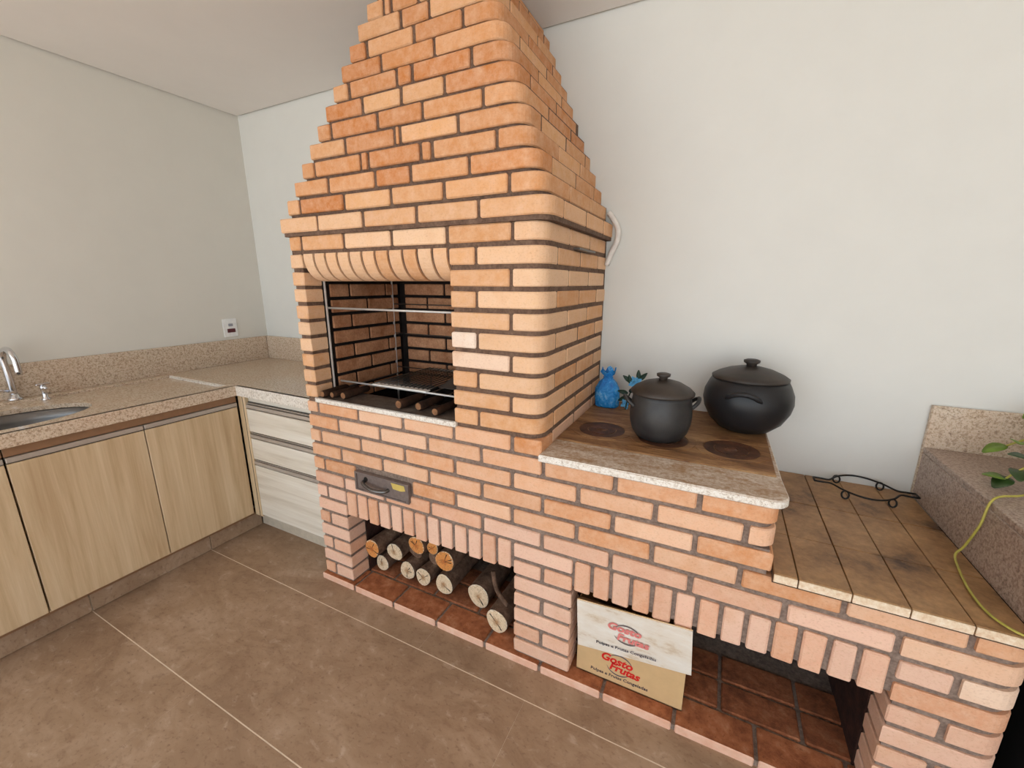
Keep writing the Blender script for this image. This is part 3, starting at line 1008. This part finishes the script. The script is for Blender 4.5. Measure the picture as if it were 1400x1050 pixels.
# tiled plinths
pb = MB().box(0.30, 0.606, -2.60, -0.60, 0.0005, 0.116).build('baseboard_left', 'grout'); tag(pb, 'brown tiled plinth under the oak cabinets', 'plinth', kind='structure')
for ya, yb_ in ((-0.8823, -0.590), (-1.3808, -0.8823), (-1.8793, -1.3808), (-2.378, -1.8793)):
    link('tile', *cbox_g(0.60, 0.6138, ya + 0.002, yb_ - 0.002, 0.002, 0.104, 0.001), 'tile', pb)
pt = MB()
link('plinth_trim', *cbox_g(0.60, 0.655, -2.60, -0.60, 0.106, 0.117, 0.001), 'rail_brown', pb)
pk = MB().box(0.60, 1.362, -0.575, -0.30, 0.0005, 0.116).build('baseboard_back', 'grout'); tag(pk, 'pale tiled plinth under the drawers', 'plinth', kind='structure')
link('tile', *cbox_g(0.6145, 1.362, -0.5866, -0.574, 0.002, 0.116, 0.001), 'plinth_pale', pk)

# ================================================================== THINGS ON AND IN THE BARBECUE
# firewood
lr = random.Random(5)
def log(x, z, r, y0, length, tilt, endmat, label):
    e = thing('firewood_log', label, 'log', (x, y0 + length / 2, z - r), 'firewood logs stacked in the brick niche')
    n = 18
    ph = [lr.uniform(0, 6.28) for _ in range(3)]
    shape = [1 + 0.06 * math.sin(2 * 2 * math.pi * i / n + ph[0]) + 0.035 * math.sin(3 * 2 * math.pi * i / n + ph[1]) + lr.uniform(-.02, .02) for i in range(n)]
    V, F = [], []
    m_ = 6
    for j in range(m_):
        t = j / (m_ - 1)
        cx = x + tilt[0] * t * length + lr.uniform(-.002, .002)
        cz = z + tilt[1] * t * length
        for i in range(n):
            a = 2 * math.pi * i / n
            rr = r * shape[i] * (1 - 0.06 * t) * (1 + lr.uniform(-.015, .015) * (j > 0))
            V.append((cx + rr * math.cos(a), y0 + t * length, cz + rr * math.sin(a)))
    for j in range(m_ - 1):
        for i in range(n):
            k = (i + 1) % n
            F.append((j * n + i, j * n + k, (j + 1) * n + k, (j + 1) * n + i))
    F.append(tuple(range((m_ - 1) * n, m_ * n)))
    part('bark', (V, F), 'bark', e, True)
    Vc = [(p[0], p[1] - 0.0005, p[2]) for p in V[:n]]
    Vc = [((p[0] - x) * 0.93 + x, p[1] - 0.003, (p[2] - z) * 0.93 + z) for p in Vc] + Vc + [(x, y0 - 0.005, z)]
    Fc = [(n + i, n + (i + 1) % n, (i + 1) % n, i) for i in range(n)] + [(i, (i + 1) % n, 2 * n) for i in range(n)]
    cf = part('cut_face', (Vc, Fc), endmat, e)
    at = cf.data.attributes.new('radial', 'FLOAT', 'POINT')
    for i in range(len(Vc)):
        at.data[i].value = 0.0 if i == 2 * n else (0.93 if i < n else 1.0) * 0.72
    if endmat != 'bark':
        cr = MB()
        for q in range(lr.choice((1, 2, 3))):
            a = lr.uniform(0, 6.28)
            l0, l1, wd = r * 0.08, r * lr.uniform(0.6, 0.92), r * 0.05
            ca, sa = math.cos(a), math.sin(a)
            yy = y0 - 0.0055
            P0 = (x + l0 * ca, yy - 0.0005, z + l0 * sa)
            P1 = (x + l1 * ca - wd * sa, yy + 0.0008, z + l1 * sa + wd * ca)
            P2 = (x + l1 * ca + wd * sa, yy + 0.0008, z + l1 * sa - wd * ca)
            B = [(p[0], p[1] + 0.004, p[2]) for p in (P0, P1, P2)]
            cr.add([P0, P1, P2] + B, [(0, 1, 2), (5, 4, 3), (0, 3, 4, 1), (1, 4, 5, 2), (2, 5, 3, 0)])
        cr.build('crack', 'crack', cf)
    return e
LOGS = [
 (1.597, 0.176, 0.045, -0.655, 0.40, 'end_orange', 'pale round firewood log with yellow heart, against the left pier'),
 (1.612, 0.072, 0.040, -0.612, 0.42, 'end_pale', 'small grey firewood log at the bottom of the stack, against the left pier'),
 (1.692, 0.158, 0.045, -0.607, 0.42, 'end_pale', 'cracked grey firewood log resting on top of smaller ones, beside the yellow-hearted log'),
 (1.836, 0.243, 0.044, -0.612, 0.40, 'end_orange', 'round orange-ended firewood log on top of the stack under the lintel'),
 (1.914, 0.238, 0.032, -0.590, 0.42, 'end_orange', 'half-hidden brownish log wedged between the two orange-ended logs'),
 (2.002, 0.216, 0.050, -0.618, 0.42, 'end_orange', 'largest orange-ended firewood log on top of the stack'),
 (1.768, 0.078, 0.045, -0.606, 0.42, 'end_pale', 'pale oval-ended log in the bottom row beside the small grey log'),
 (1.866, 0.077, 0.044, -0.608, 0.42, 'end_pale', 'pale oval-ended log in the middle of the bottom row'),
 (1.986, 0.082, 0.049, -0.610, 0.42, 'end_pale', 'pale split-ended log in the bottom row under the largest orange-ended log'),
 (2.172, 0.087, 0.055, -0.606, 0.42, 'end_pale', 'thick log with a radial crack, standing apart from the stack'),
 (2.309, 0.081, 0.050, -0.690, 0.40, 'end_pale', 'pale log poking out in front of the stack near the middle pier'),
 (1.785, 0.168, 0.040, -0.560, 0.36, 'bark', 'dark bark-covered log tucked behind the top row of the stack'),
 (1.900, 0.160, 0.035, -0.560, 0.38, 'bark', 'dark log set back under the largest orange-ended log'),
]
for x, z, r, y0, L_, em, lab in LOGS:
    log(x, z, r, y0, L_, (lr.uniform(-.03, .03), lr.uniform(-0.02, 0.005)), em, lab)
sb = link('branch', *tube_g(smooth_curve([(2.243, -0.60, 0.235), (2.258, -0.612, 0.19), (2.285, -0.63, 0.165), (2.340, -0.655, 0.143)], 4), [0.010] * 12 + [0.008], 8), 'bark', None, True)
tag(sb, 'thin bent branch leaning beside the logs near the middle pier', 'branch')

# cardboard box
bxo = thing('cardboard_box', 'kraft cardboard box with white flap and red logos in the right niche', 'box', (2.84, -0.55, 0.03))
b0, b1, bz0, bz1 = 2.657, 3.026, 0.0305, 0.345
cb = MB()
cb.box(b0, b1, -0.702, -0.698, bz0, bz1); cb.box(b0, b1, -0.424, -0.420, bz0, bz1)
cb.box(b0, b0 + 0.004, -0.698, -0.424, bz0, bz1); cb.box(b1 - 0.004, b1, -0.698, -0.424, bz0, bz1)
cb.box(b0, b1, -0.702, -0.420, bz0, bz0 + 0.004)
cb.build('carton', 'kraft', bxo)
FLc = [Vector((2.662, -0.752, 0.372)), Vector((3.030, -0.757, 0.404)), Vector((3.042, -0.716, 0.203)), Vector((2.662, -0.716, 0.152))]  # TL TR BR BL
fn = (FLc[1] - FLc[0]).cross(FLc[3] - FLc[0]).normalized()
if fn.y < 0: fn = -fn          # points into the niche
V = [p for p in FLc] + [p + fn * 0.004 for p in FLc]
part('flap', (V, [(0, 3, 2, 1), (4, 5, 6, 7), (0, 1, 5, 4), (1, 2, 6, 5), (2, 3, 7, 6), (3, 0, 4, 7)]), 'white_card', bxo, label='white printed flap hanging over the carton front')
V = [(b0 + 0.002, -0.700, bz1 - 0.001), (b1 - 0.002, -0.700, bz1 - 0.001), FLc[1] + fn * 0.004, FLc[0] + fn * 0.004]
V2 = [Vector(p) + Vector((0, 0, 0.003)) for p in V]
part('fold', (V + V2, [(0, 1, 2, 3), (7, 6, 5, 4), (0, 4, 5, 1), (1, 5, 6, 2), (2, 6, 7, 3), (3, 7, 4, 0)]), 'kraft', bxo)

def text_mesh(txt, size, shear=0.0, extrude=0.0002, bold=0.0):
    cu = bpy.data.curves.new('lettering', 'FONT')
    cu.body = txt
    cu.size = size
    cu.shear = shear
    cu.offset = bold
    cu.align_x = 'CENTER'
    cu.align_y = 'CENTER'
    cu.resolution_u = 3
    ob = bpy.data.objects.new('lettering', cu)
    COL.objects.link(ob)
    bpy.context.view_layer.update()
    me = bpy.data.meshes.new_from_object(ob.evaluated_get(bpy.context.evaluated_depsgraph_get()))
    bpy.data.objects.remove(ob, do_unlink=True)
    return me

def on_panel(me, name, mat, TL, TR, BL, u, v, off, parent, rot=0.0):
    ex = (TR - TL).normalized()
    ey = (TL - BL)
    ey = (ey - ex * ey.dot(ex)).normalized()
    nrm = ex.cross(ey).normalized()           # towards the viewer (-y)
    org = TL + (TR - TL) * u + (BL - TL) * v + nrm * off
    Mx = Matrix((ex, ey, nrm)).transposed().to_4x4()
    Mx.translation = org
    me.transform(Mx @ Matrix.Rotation(rot, 4, 'Z'))
    me.materials.clear()
    me.materials.append(MAT[mat])
    o = bpy.data.objects.new(name, me)
    COL.objects.link(o)
    adopt(o, parent)
    return o

def arc_mesh(a, b_, t0, t1, wdt, n=18):
    V, F = [], []
    for i in range(n + 1):
        t = t0 + (t1 - t0) * i / n
        k = wdt * math.sin(math.pi * i / n) + 0.0006
        V += [(a * math.cos(t), b_ * math.sin(t), 0), ((a + k) * math.cos(t), (b_ + k) * math.sin(t), 0)]
    for i in range(n):
        F.append((2 * i, 2 * i + 1, 2 * i + 3, 2 * i + 2))
    me = bpy.data.meshes.new('arc')
    me.from_pydata(V, [], F)
    return me

KTL, KTR, KBL = Vector((b0, -0.702, bz1)), Vector((b1, -0.702, bz1)), Vector((b0, -0.702, bz0))
for TL, TR, BL, vl, vt, rmat, imat, uu, ut in (
        (FLc[0], FLc[1], FLc[3], 0.46, 0.79, 'red_faded', 'ink', 0.47, 0.46),
        (KTL, KTR, KBL, 0.735, 0.905, 'red_ink', 'ink', 0.42, 0.42)):
    on_panel(arc_mesh(0.046, 0.040, math.radians(10), math.radians(150), 0.005), 'logo_arc', 'grey_ink', TL, TR, BL, uu, vl, 0.0004, bxo)
    on_panel(arc_mesh(0.046, 0.040, math.radians(200), math.radians(330), 0.005), 'logo_arc', 'grey_ink', TL, TR, BL, uu, vl, 0.0004, bxo)
    on_panel(text_mesh('Gosto', 0.044, 0.2, bold=0.0016), 'lettering', rmat, TL, TR, BL, uu - 0.03, vl - (0.10 if TL is FLc[0] else 0.05), 0.0008, bxo, math.radians(-4))
    on_panel(text_mesh('Frutas', 0.042, 0.2, bold=0.0016), 'lettering', rmat, TL, TR, BL, uu + 0.05, vl + (0.09 if TL is FLc[0] else 0.05), 0.0008, bxo, math.radians(-4))
    on_panel(text_mesh('Polpas e Frutas Congeladas', 0.0185, 0.1, bold=0.0003), 'lettering', imat, TL, TR, BL, ut, vt, 0.0006, bxo)

# clay pots
def shell(prof_out, t):
    return prof_out
p1 = thing('clay_pot', 'tall straight-sided black clay pot with domed lid on the stove plate', 'pot', (2.845, -0.425, 0.8945))
X1, Y1, Z1 = 2.845, -0.425, 0.8948
part('body', lathe_g([(0.068, Z1), (0.081, Z1 + 0.006), (0.096, Z1 + 0.030), (0.105, Z1 + 0.062), (0.107, Z1 + 0.092), (0.104, Z1 + 0.125), (0.100, Z1 + 0.150), (0.102, Z1 + 0.165), (0.098, Z1 + 0.166), (0.095, Z1 + 0.15), (0.09, Z1 + 0.02)], X1, Y1, 48), 'clay', p1, True)
ld = part('lid', lathe_g([(0.098, Z1 + 0.164), (0.108, Z1 + 0.166), (0.109, Z1 + 0.172), (0.095, Z1 + 0.186), (0.065, Z1 + 0.203), (0.03, Z1 + 0.213), (0.002, Z1 + 0.215)], X1, Y1, 48), 'clay_lid', p1, True)
part('knob', lathe_g([(0.015, Z1 + 0.209), (0.014, Z1 + 0.221), (0.023, Z1 + 0.227), (0.024, Z1 + 0.235), (0.014, Z1 + 0.238), (0.001, Z1 + 0.238)], X1, Y1, 24), 'clay_lid', ld, True)
for s_ in (1, -1):
    ang = math.radians(18)
    dv = Vector((math.cos(ang), math.sin(ang), 0)) * s_
    tv = Vector((-dv.y, dv.x, 0))
    c0 = Vector((X1, Y1, Z1 + 0.150))
    pts = [c0 + dv * 0.098 - tv * 0.03 + Vector((0, 0, -0.03)), c0 + dv * 0.118 - tv * 0.022 + Vector((0, 0, -0.012)), c0 + dv * 0.128 + Vector((0, 0, 0.0)), c0 + dv * 0.118 + tv * 0.022 + Vector((0, 0, -0.012)), c0 + dv * 0.098 + tv * 0.03 + Vector((0, 0, -0.03))]
    part('handle', tube_g(smooth_curve(pts, 4), 0.007, 8), 'clay', p1, True)
X2, Y2, Z2 = 3.126, -0.180, 0.8948
p2 = thing('clay_pot', 'wide squat black clay pot with knobbed lid beside the white wall', 'pot', (X2, Y2, Z2))
part('body', lathe_g([(0.072, Z2), (0.090, Z2 + 0.008), (0.124, Z2 + 0.040), (0.146, Z2 + 0.082), (0.153, Z2 + 0.115), (0.150, Z2 + 0.148), (0.138, Z2 + 0.178), (0.127, Z2 + 0.198), (0.117, Z2 + 0.199), (0.115, Z2 + 0.18), (0.11, Z2 + 0.03)], X2, Y2, 56), 'clay_deep', p2, True)
ld = part('lid', lathe_g([(0.117, Z2 + 0.197), (0.129, Z2 + 0.199), (0.130, Z2 + 0.205), (0.112, Z2 + 0.217), (0.078, Z2 + 0.232), (0.035, Z2 + 0.243), (0.002, Z2 + 0.246)], X2, Y2, 56), 'clay_lid', p2, True)
part('knob', lathe_g([(0.018, Z2 + 0.240), (0.017, Z2 + 0.252), (0.027, Z2 + 0.259), (0.028, Z2 + 0.267), (0.018, Z2 + 0.271), (0.001, Z2 + 0.271)], X2, Y2, 24), 'clay_lid', ld, True)
for ang in (-98, 82):
    a0 = math.radians(ang)
    pts = []
    for i in range(9):
        t = -0.42 + 0.84 * i / 8
        lift = 1 - (t / 0.42) ** 2
        r_ = 0.145 + 0.014 * lift
        zz = Z2 + 0.138 + 0.030 * lift
        pts.append((X2 + r_ * math.cos(a0 + t), Y2 + r_ * math.sin(a0 + t), zz))
    if ang < 0:
        part('handle', tube_g(pts, [0.004] + [0.009] * 7 + [0.004], 8), 'clay_deep', p2, True)

# blue wrapped bag + flower behind the tall pot
bg_ = thing('gift_bag', 'shiny blue wrapped bag tied at the neck in the stove corner', 'bag', (2.578, -0.12, 0.8925))
ZB = 0.8928
V, F = [], []
prof = [(0.046, 0.028, 0.0), (0.052, 0.034, 0.006), (0.054, 0.036, 0.045), (0.052, 0.035, 0.085), (0.040, 0.028, 0.112), (0.020, 0.016, 0.132), (0.016, 0.014, 0.140), (0.026, 0.02, 0.152), (0.032, 0.026, 0.172)]
n = 28
for ri, (a, b_, z) in enumerate(prof):
    for i in range(n):
        t = 2 * math.pi * i / n
        k = 1 + (0.05 * math.sin(7 * t + ri) + 0.03 * math.sin(11 * t - ri * 1.7)) * (1.8 if ri > 5 else 1)
        e_ = 0.75
        cx = math.copysign(abs(math.cos(t)) ** e_, math.cos(t)); sy = math.copysign(abs(math.sin(t)) ** e_, math.sin(t))
        V.append((2.578 + a * cx * k, -0.12 + b_ * sy * k, ZB + z + (0.012 * math.sin(5 * t) if ri == len(prof) - 1 else 0)))
for r_ in range(len(prof) - 1):
    for i in range(n):
        j = (i + 1) % n
        F.append((r_ * n + i, r_ * n + j, (r_ + 1) * n + j, (r_ + 1) * n + i))
F.append(tuple(range(n))[::-1])
part('bag', (V, F), 'blue', bg_, True)
part('tie', tube_g([(2.578 + 0.019 * math.cos(2 * math.pi * i / 16), -0.12 + 0.017 * math.sin(2 * math.pi * i / 16), ZB + 0.137) for i in range(16)], 0.004, 6, True), 'blue', bg_, True)

def leaf_g(base, direction, up, L_, W_, fold=0.25, n=6):
    d = Vector(direction).normalized()
    u = Vector(up)
    u = (u - d * u.dot(d)).normalized()
    s_ = d.cross(u)
    V, F = [], []
    for i in range(n + 1):
        t = i / n
        wv = W_ * math.sin(math.pi * min(1, t * 0.92 + 0.04)) ** 0.7 * (1 - 0.35 * t)
        c_ = Vector(base) + d * (L_ * t) - u * (0.25 * L_ * t * t)
        V += [c_ + s_ * wv + u * fold * wv, c_, c_ - s_ * wv + u * fold * wv]
    m_ = len(V)
    V += [p - u * 0.0012 for p in V]
    for i in range(n):
        for q in (0, 1):
            a = i * 3 + q
            F.append((a, a + 1, a + 4, a + 3))
            F.append((m_ + a, m_ + a + 3, m_ + a + 4, m_ + a + 1))
    for i in range(n):
        F.append((i * 3, i * 3 + 3, m_ + i * 3 + 3, m_ + i * 3))
        F.append((i * 3 + 2, m_ + i * 3 + 2, m_ + i * 3 + 5, i * 3 + 5))
    F.append((0, m_, m_ + 1, 1)); F.append((1, m_ + 1, m_ + 2, 2))
    e_ = n * 3
    F.append((e_, e_ + 1, m_ + e_ + 1, m_ + e_)); F.append((e_ + 1, e_ + 2, m_ + e_ + 2, m_ + e_ + 1))
    return V, F

fw = thing('artificial_flower', 'light blue artificial flower with dark leaves behind the tall pot', 'flower', (2.705, -0.13, 0.8925))
part('stem', tube_g(smooth_curve([(2.668, -0.145, ZB + 0.004), (2.676, -0.14, ZB + 0.06), (2.70, -0.125, ZB + 0.125)], 4), 0.003, 6), 'leaf_dark', fw, True)
fr_ = random.Random(3)
for i in range(9):
    a = 2 * math.pi * i / 9
    d = (math.cos(a), -0.45 + 0.3 * math.sin(a), math.sin(a))
    part('petal', leaf_g((2.70, -0.128, ZB + 0.125), d, (0, -1, 0.3), 0.030 if i % 2 else 0.024, 0.013, 0.3, 4), 'petal', fw, True)
for bp, dd, L_ in (((2.715, -0.122, ZB + 0.135), (0.55, -0.1, 0.75), 0.045), ((2.712, -0.122, ZB + 0.138), (-0.1, -0.1, 1), 0.042), ((2.682, -0.128, ZB + 0.125), (-0.7, -0.2, 0.6), 0.045), ((2.680, -0.130, ZB + 0.118), (-0.2, -0.2, 0.9), 0.04),
                   ((2.672, -0.132, ZB + 0.075), (-0.9, -0.3, 0.25), 0.045), ((2.672, -0.132, ZB + 0.06), (-0.8, -0.3, -0.35), 0.045), ((2.675, -0.132, ZB + 0.085), (0.5, -0.5, 0.3), 0.04)):
    part('leaf', leaf_g(bp, dd, (0, -1, 0.4), L_, 0.012, 0.2, 4), 'leaf_dark', fw, True)
for i in range(4):
    a = 0.6 + i * 1.5
    part('petal', leaf_g((2.666, -0.140, ZB + 0.028), (math.cos(a), -0.5, math.sin(a)), (0, -1, 0.3), 0.024, 0.011, 0.3, 4), 'petal', fw, True)

# black wire trivet on the bench
ZT = 0.706
tv = thing('wire_trivet', 'black wire serving stand with curled feet lying on the tiled bench', 'trivet', (3.545, -0.10, 0.676))
cxx, cyy = 3.545, -0.105
def lens(sgn):
    pts = []
    for i in range(13):
        t = -1 + 2 * i / 12
        xx = cxx + t * 0.152
        a = abs(t)
        wv = 0.085 * math.cos(min(1, a / 0.66) * math.pi / 2) ** 0.8 + 0.017 if a < 0.66 else 0.017
        pts.append((xx, cyy + sgn * wv, ZT))
    return pts
fp = smooth_curve(lens(-1), 3) + smooth_curve(lens(1)[::-1], 3)
part('frame', tube_g(fp, 0.0035, 6, True), 'black_iron', tv, True)
for fx, fy in ((3.478, -0.175), (3.612, -0.175), (3.478, -0.035), (3.612, -0.035)):
    pts = [(fx + 0.011 * math.sin(2 * math.pi * i / 12), fy + 0.004 * math.cos(2 * math.pi * i / 12), ZT - 0.0135 + 0.0135 * math.cos(2 * math.pi * i / 12)) for i in range(12)]
    part('foot', tube_g(pts, 0.003, 6, True), 'black_iron', tv, True)

# trailing plant on the granite counter
pn = thing('trailing_plant', 'potted vine trailing yellow-green stems over the granite counter', 'plant', (4.02, -0.34, 0.866))
part('planter', lathe_g([(0.085, 0.8662), (0.115, 0.99), (0.122, 0.99), (0.122, 1.01), (0.112, 1.01), (0.108, 0.985), (0.01, 0.985)], 4.03, -0.34, 32), 'terracotta', pn, True)
part('soil', lathe_g([(0.109, 0.98), (0.109, 0.988), (0.01, 0.990)], 4.03, -0.34, 32), 'soil', pn)
vine_pts = [(3.98, -0.34, 0.99), (3.90, -0.36, 0.99), (3.84, -0.375, 0.90), (3.79, -0.41, 0.880), (3.715, -0.46, 0.876), (3.697, -0.475, 0.800), (3.688, -0.455, 0.720), (3.675, -0.455, 0.688), (3.660, -0.52, 0.682), (3.645, -0.62, 0.681), (3.645, -0.70, 0.682), (3.665, -0.748, 0.683), (3.71, -0.772, 0.676), (3.76, -0.79, 0.64)]
part('stem', tube_g(smooth_curve(vine_pts, 5), 0.0030, 8), 'vine', pn, True)
part('stem', tube_g(smooth_curve([(3.98, -0.33, 0.99), (3.90, -0.32, 1.0), (3.83, -0.31, 0.93), (3.785, -0.325, 0.885)], 5), 0.003, 6), 'vine', pn, True)
part('stem', tube_g(smooth_curve([(4.0, -0.30, 0.99), (3.94, -0.22, 1.02), (3.90, -0.16, 0.98), (3.86, -0.14, 0.94)], 5), 0.003, 6), 'vine', pn, True)
part('stem', tube_g(smooth_curve([(4.0, -0.28, 0.99), (3.97, -0.18, 1.08), (3.94, -0.10, 1.06)], 5), 0.003, 6), 'vine', pn, True)
lv = random.Random(9)
for bp, dd, L_, W_, mt in (
        ((3.80, -0.32, 0.895), (-0.5, -0.4, -0.15), 0.055, 0.026, 'leaf_deep'), ((3.82, -0.31, 0.92), (-0.3, -0.8, 0.0), 0.06, 0.028, 'leaf_deep'),
        ((3.79, -0.325, 0.892), (-0.7, 0.1, 0.2), 0.045, 0.020, 'leaf'), ((3.84, -0.30, 0.95), (-0.6, -0.1, 0.3), 0.05, 0.022, 'leaf_deep'),
        ((3.86, -0.14, 0.94), (-0.8, -0.2, -0.2), 0.06, 0.026, 'leaf'), ((3.88, -0.15, 0.96), (-0.2, -0.5, 0.2), 0.055, 0.026, 'leaf'),
        ((3.94, -0.10, 1.06), (-0.7, -0.1, -0.3), 0.055, 0.024, 'leaf'), ((3.95, -0.11, 1.05), (0.1, -0.6, -0.3), 0.06, 0.026, 'leaf'),
        ((3.87, -0.34, 0.96), (-0.4, -0.6, 0.1), 0.07, 0.032, 'leaf'), ((3.90, -0.32, 1.0), (-0.5, 0.3, 0.2), 0.07, 0.03, 'leaf'),
        ((3.90, -0.36, 0.98), (0.1, -0.9, -0.1), 0.07, 0.032, 'leaf_deep'), ((3.84, -0.375, 0.90), (0.2, -0.9, -0.1), 0.06, 0.028, 'leaf_deep'),
        ((3.735, -0.785, 0.662), (-0.4, -0.2, 0.7), 0.05, 0.024, 'leaf'), ((3.72, -0.776, 0.672), (0.3, -0.6, 0.2), 0.05, 0.024, 'leaf'),
        ((3.98, -0.36, 0.99), (-0.3, -0.6, 0.7), 0.09, 0.04, 'leaf'), ((4.05, -0.40, 0.99), (0.2, -0.6, 0.8), 0.09, 0.04, 'leaf'),
        ((4.07, -0.30, 0.99), (0.6, 0.2, 0.8), 0.09, 0.04, 'leaf'), ((4.0, -0.27, 0.99), (-0.2, 0.5, 0.9), 0.09, 0.04, 'leaf')):
    part('leaf', leaf_g(bp, dd, (0.0, -0.2, 1.0), L_, W_, 0.2, 6), mt, pn, True)

# white hose looping out beside the hood
ho_ = link('hose', *tube_g(smooth_curve([(2.516, -0.022, 1.740), (2.537, -0.024, 1.715), (2.562, -0.026, 1.668), (2.560, -0.026, 1.618), (2.537, -0.024, 1.572), (2.518, -0.020, 1.520)], 5), 0.012, 10), 'cable', None, True)
tag(ho_, 'white hose curving out of the hood along the wall', 'hose')

# ------------------------------------------------------------------ inside the fire opening
gf = thing('skewer_rack', 'steel rod rack standing inside the fire opening', 'rack', (1.8, -0.45, 0.93))
for py in (-0.655, -0.236):
    for px_ in (1.439, 2.150):
        a = MB()
        a.box(px_, px_ + 0.012, py, py + 0.003, 0.9478 if py < -0.5 else 0.805, 1.455 if py < -0.5 else 1.45)
        a.box(px_, px_ + 0.003, py, py + 0.012, 0.9478 if py < -0.5 else 0.805, 1.455 if py < -0.5 else 1.45)
        part('post', (a.v, a.f), 'steel_wire', gf)
for z, ry in ((1.333, -0.648), (0.9982, -0.617)):
    part('rail', tube_g([(1.450, ry, z), (2.163, ry, z)], 0.0045, 8), 'steel_wire', gf, True)
for z in (1.333, 1.18, 0.998):
    part('rail', tube_g([(1.450, -0.232, z), (2.163, -0.232, z)], 0.0030, 8), 'steel', gf, True)
gr = thing('grill_grate', 'wire grill grate with steel front bar over the fire pit', 'grill grate', (1.83, -0.45, 1.0))
part('front_bar', cbox_g(1.66, 1.955, -0.634, -0.604, 1.0032, 1.009, 0.001), 'bright_steel', gr)
part('back_bar', cbox_g(1.66, 1.955, -0.24, -0.22, 1.003, 1.008, 0.001), 'steel_wire', gr)
for i in range(13):
    x = 1.668 + i * 0.0232
    part('rod', tube_g([(x, -0.615, 1.009), (x, -0.228, 1.009)], 0.003, 6), 'steel', gr, True)
sh = link('steel_sheet', *cbox_g(1.965, 2.145, -0.56, -0.195, 1.008, 1.011, 0.001), 'sheet')
for v_ in sh.data.vertices:
    v_.co.z += (v_.co.y + 0.56) * 0.22
sh.data.transform(Matrix.Identity(4))
tag(sh, 'dull steel sheet leaning in the fire opening behind the wide brick pillar', 'sheet')
def skewer(x, y, z, L_, lab, dx=0.0, r=0.0155):
    e = thing('skewer', lab, 'skewer', (x, y, z - r), 'barbecue skewers laid across the granite sill')
    part('handle', tube_g([(x, y, z), (x + dx * 0.02, y + 0.02, z), (x + dx * 0.11, y + 0.13, z + 0.004), (x + dx * 0.12, y + 0.14, z + 0.004)], [r * 0.93, r, r * 0.9, r * 0.6], 14), 'handle_wood', e, True)
    part('handle_tip', tube_g([(x, y - 0.0015, z), (x, y + 0.001, z)], r * 0.8, 14), 'handle_tip', e)
    part('blade', cbox_g(x + dx * .12 - 0.005, x + dx * .12 + 0.005, y + 0.135, y + L_, z + 0.002, z + 0.005, 0.0008), 'steel', e)
skewer(1.470, -0.742, 0.9645, 0.50, 'dark wood-handled skewer on the sill against the narrow brick pillar')
skewer(1.514, -0.728, 0.9630, 0.50, 'dark wood-handled skewer between two others near the narrow pillar', 0.1, 0.0140)
skewer(1.575, -0.722, 0.9650, 0.50, 'wood-handled skewer with pale round end, third from the narrow pillar', 0.08, 0.0165)
skewer(1.885, -0.722, 0.9668, 0.48, 'thick wood-handled skewer on the middle of the sill', 0.1, 0.0185)
skewer(2.070, -0.730, 0.9645, 0.46, 'short dark skewer on the sill beside the wide brick pillar', 0.1, 0.016)
skewer(1.972, -0.706, 0.9658, 0.46, 'charred skewer lying right next to the thick-handled one', 0.12, 0.0175)
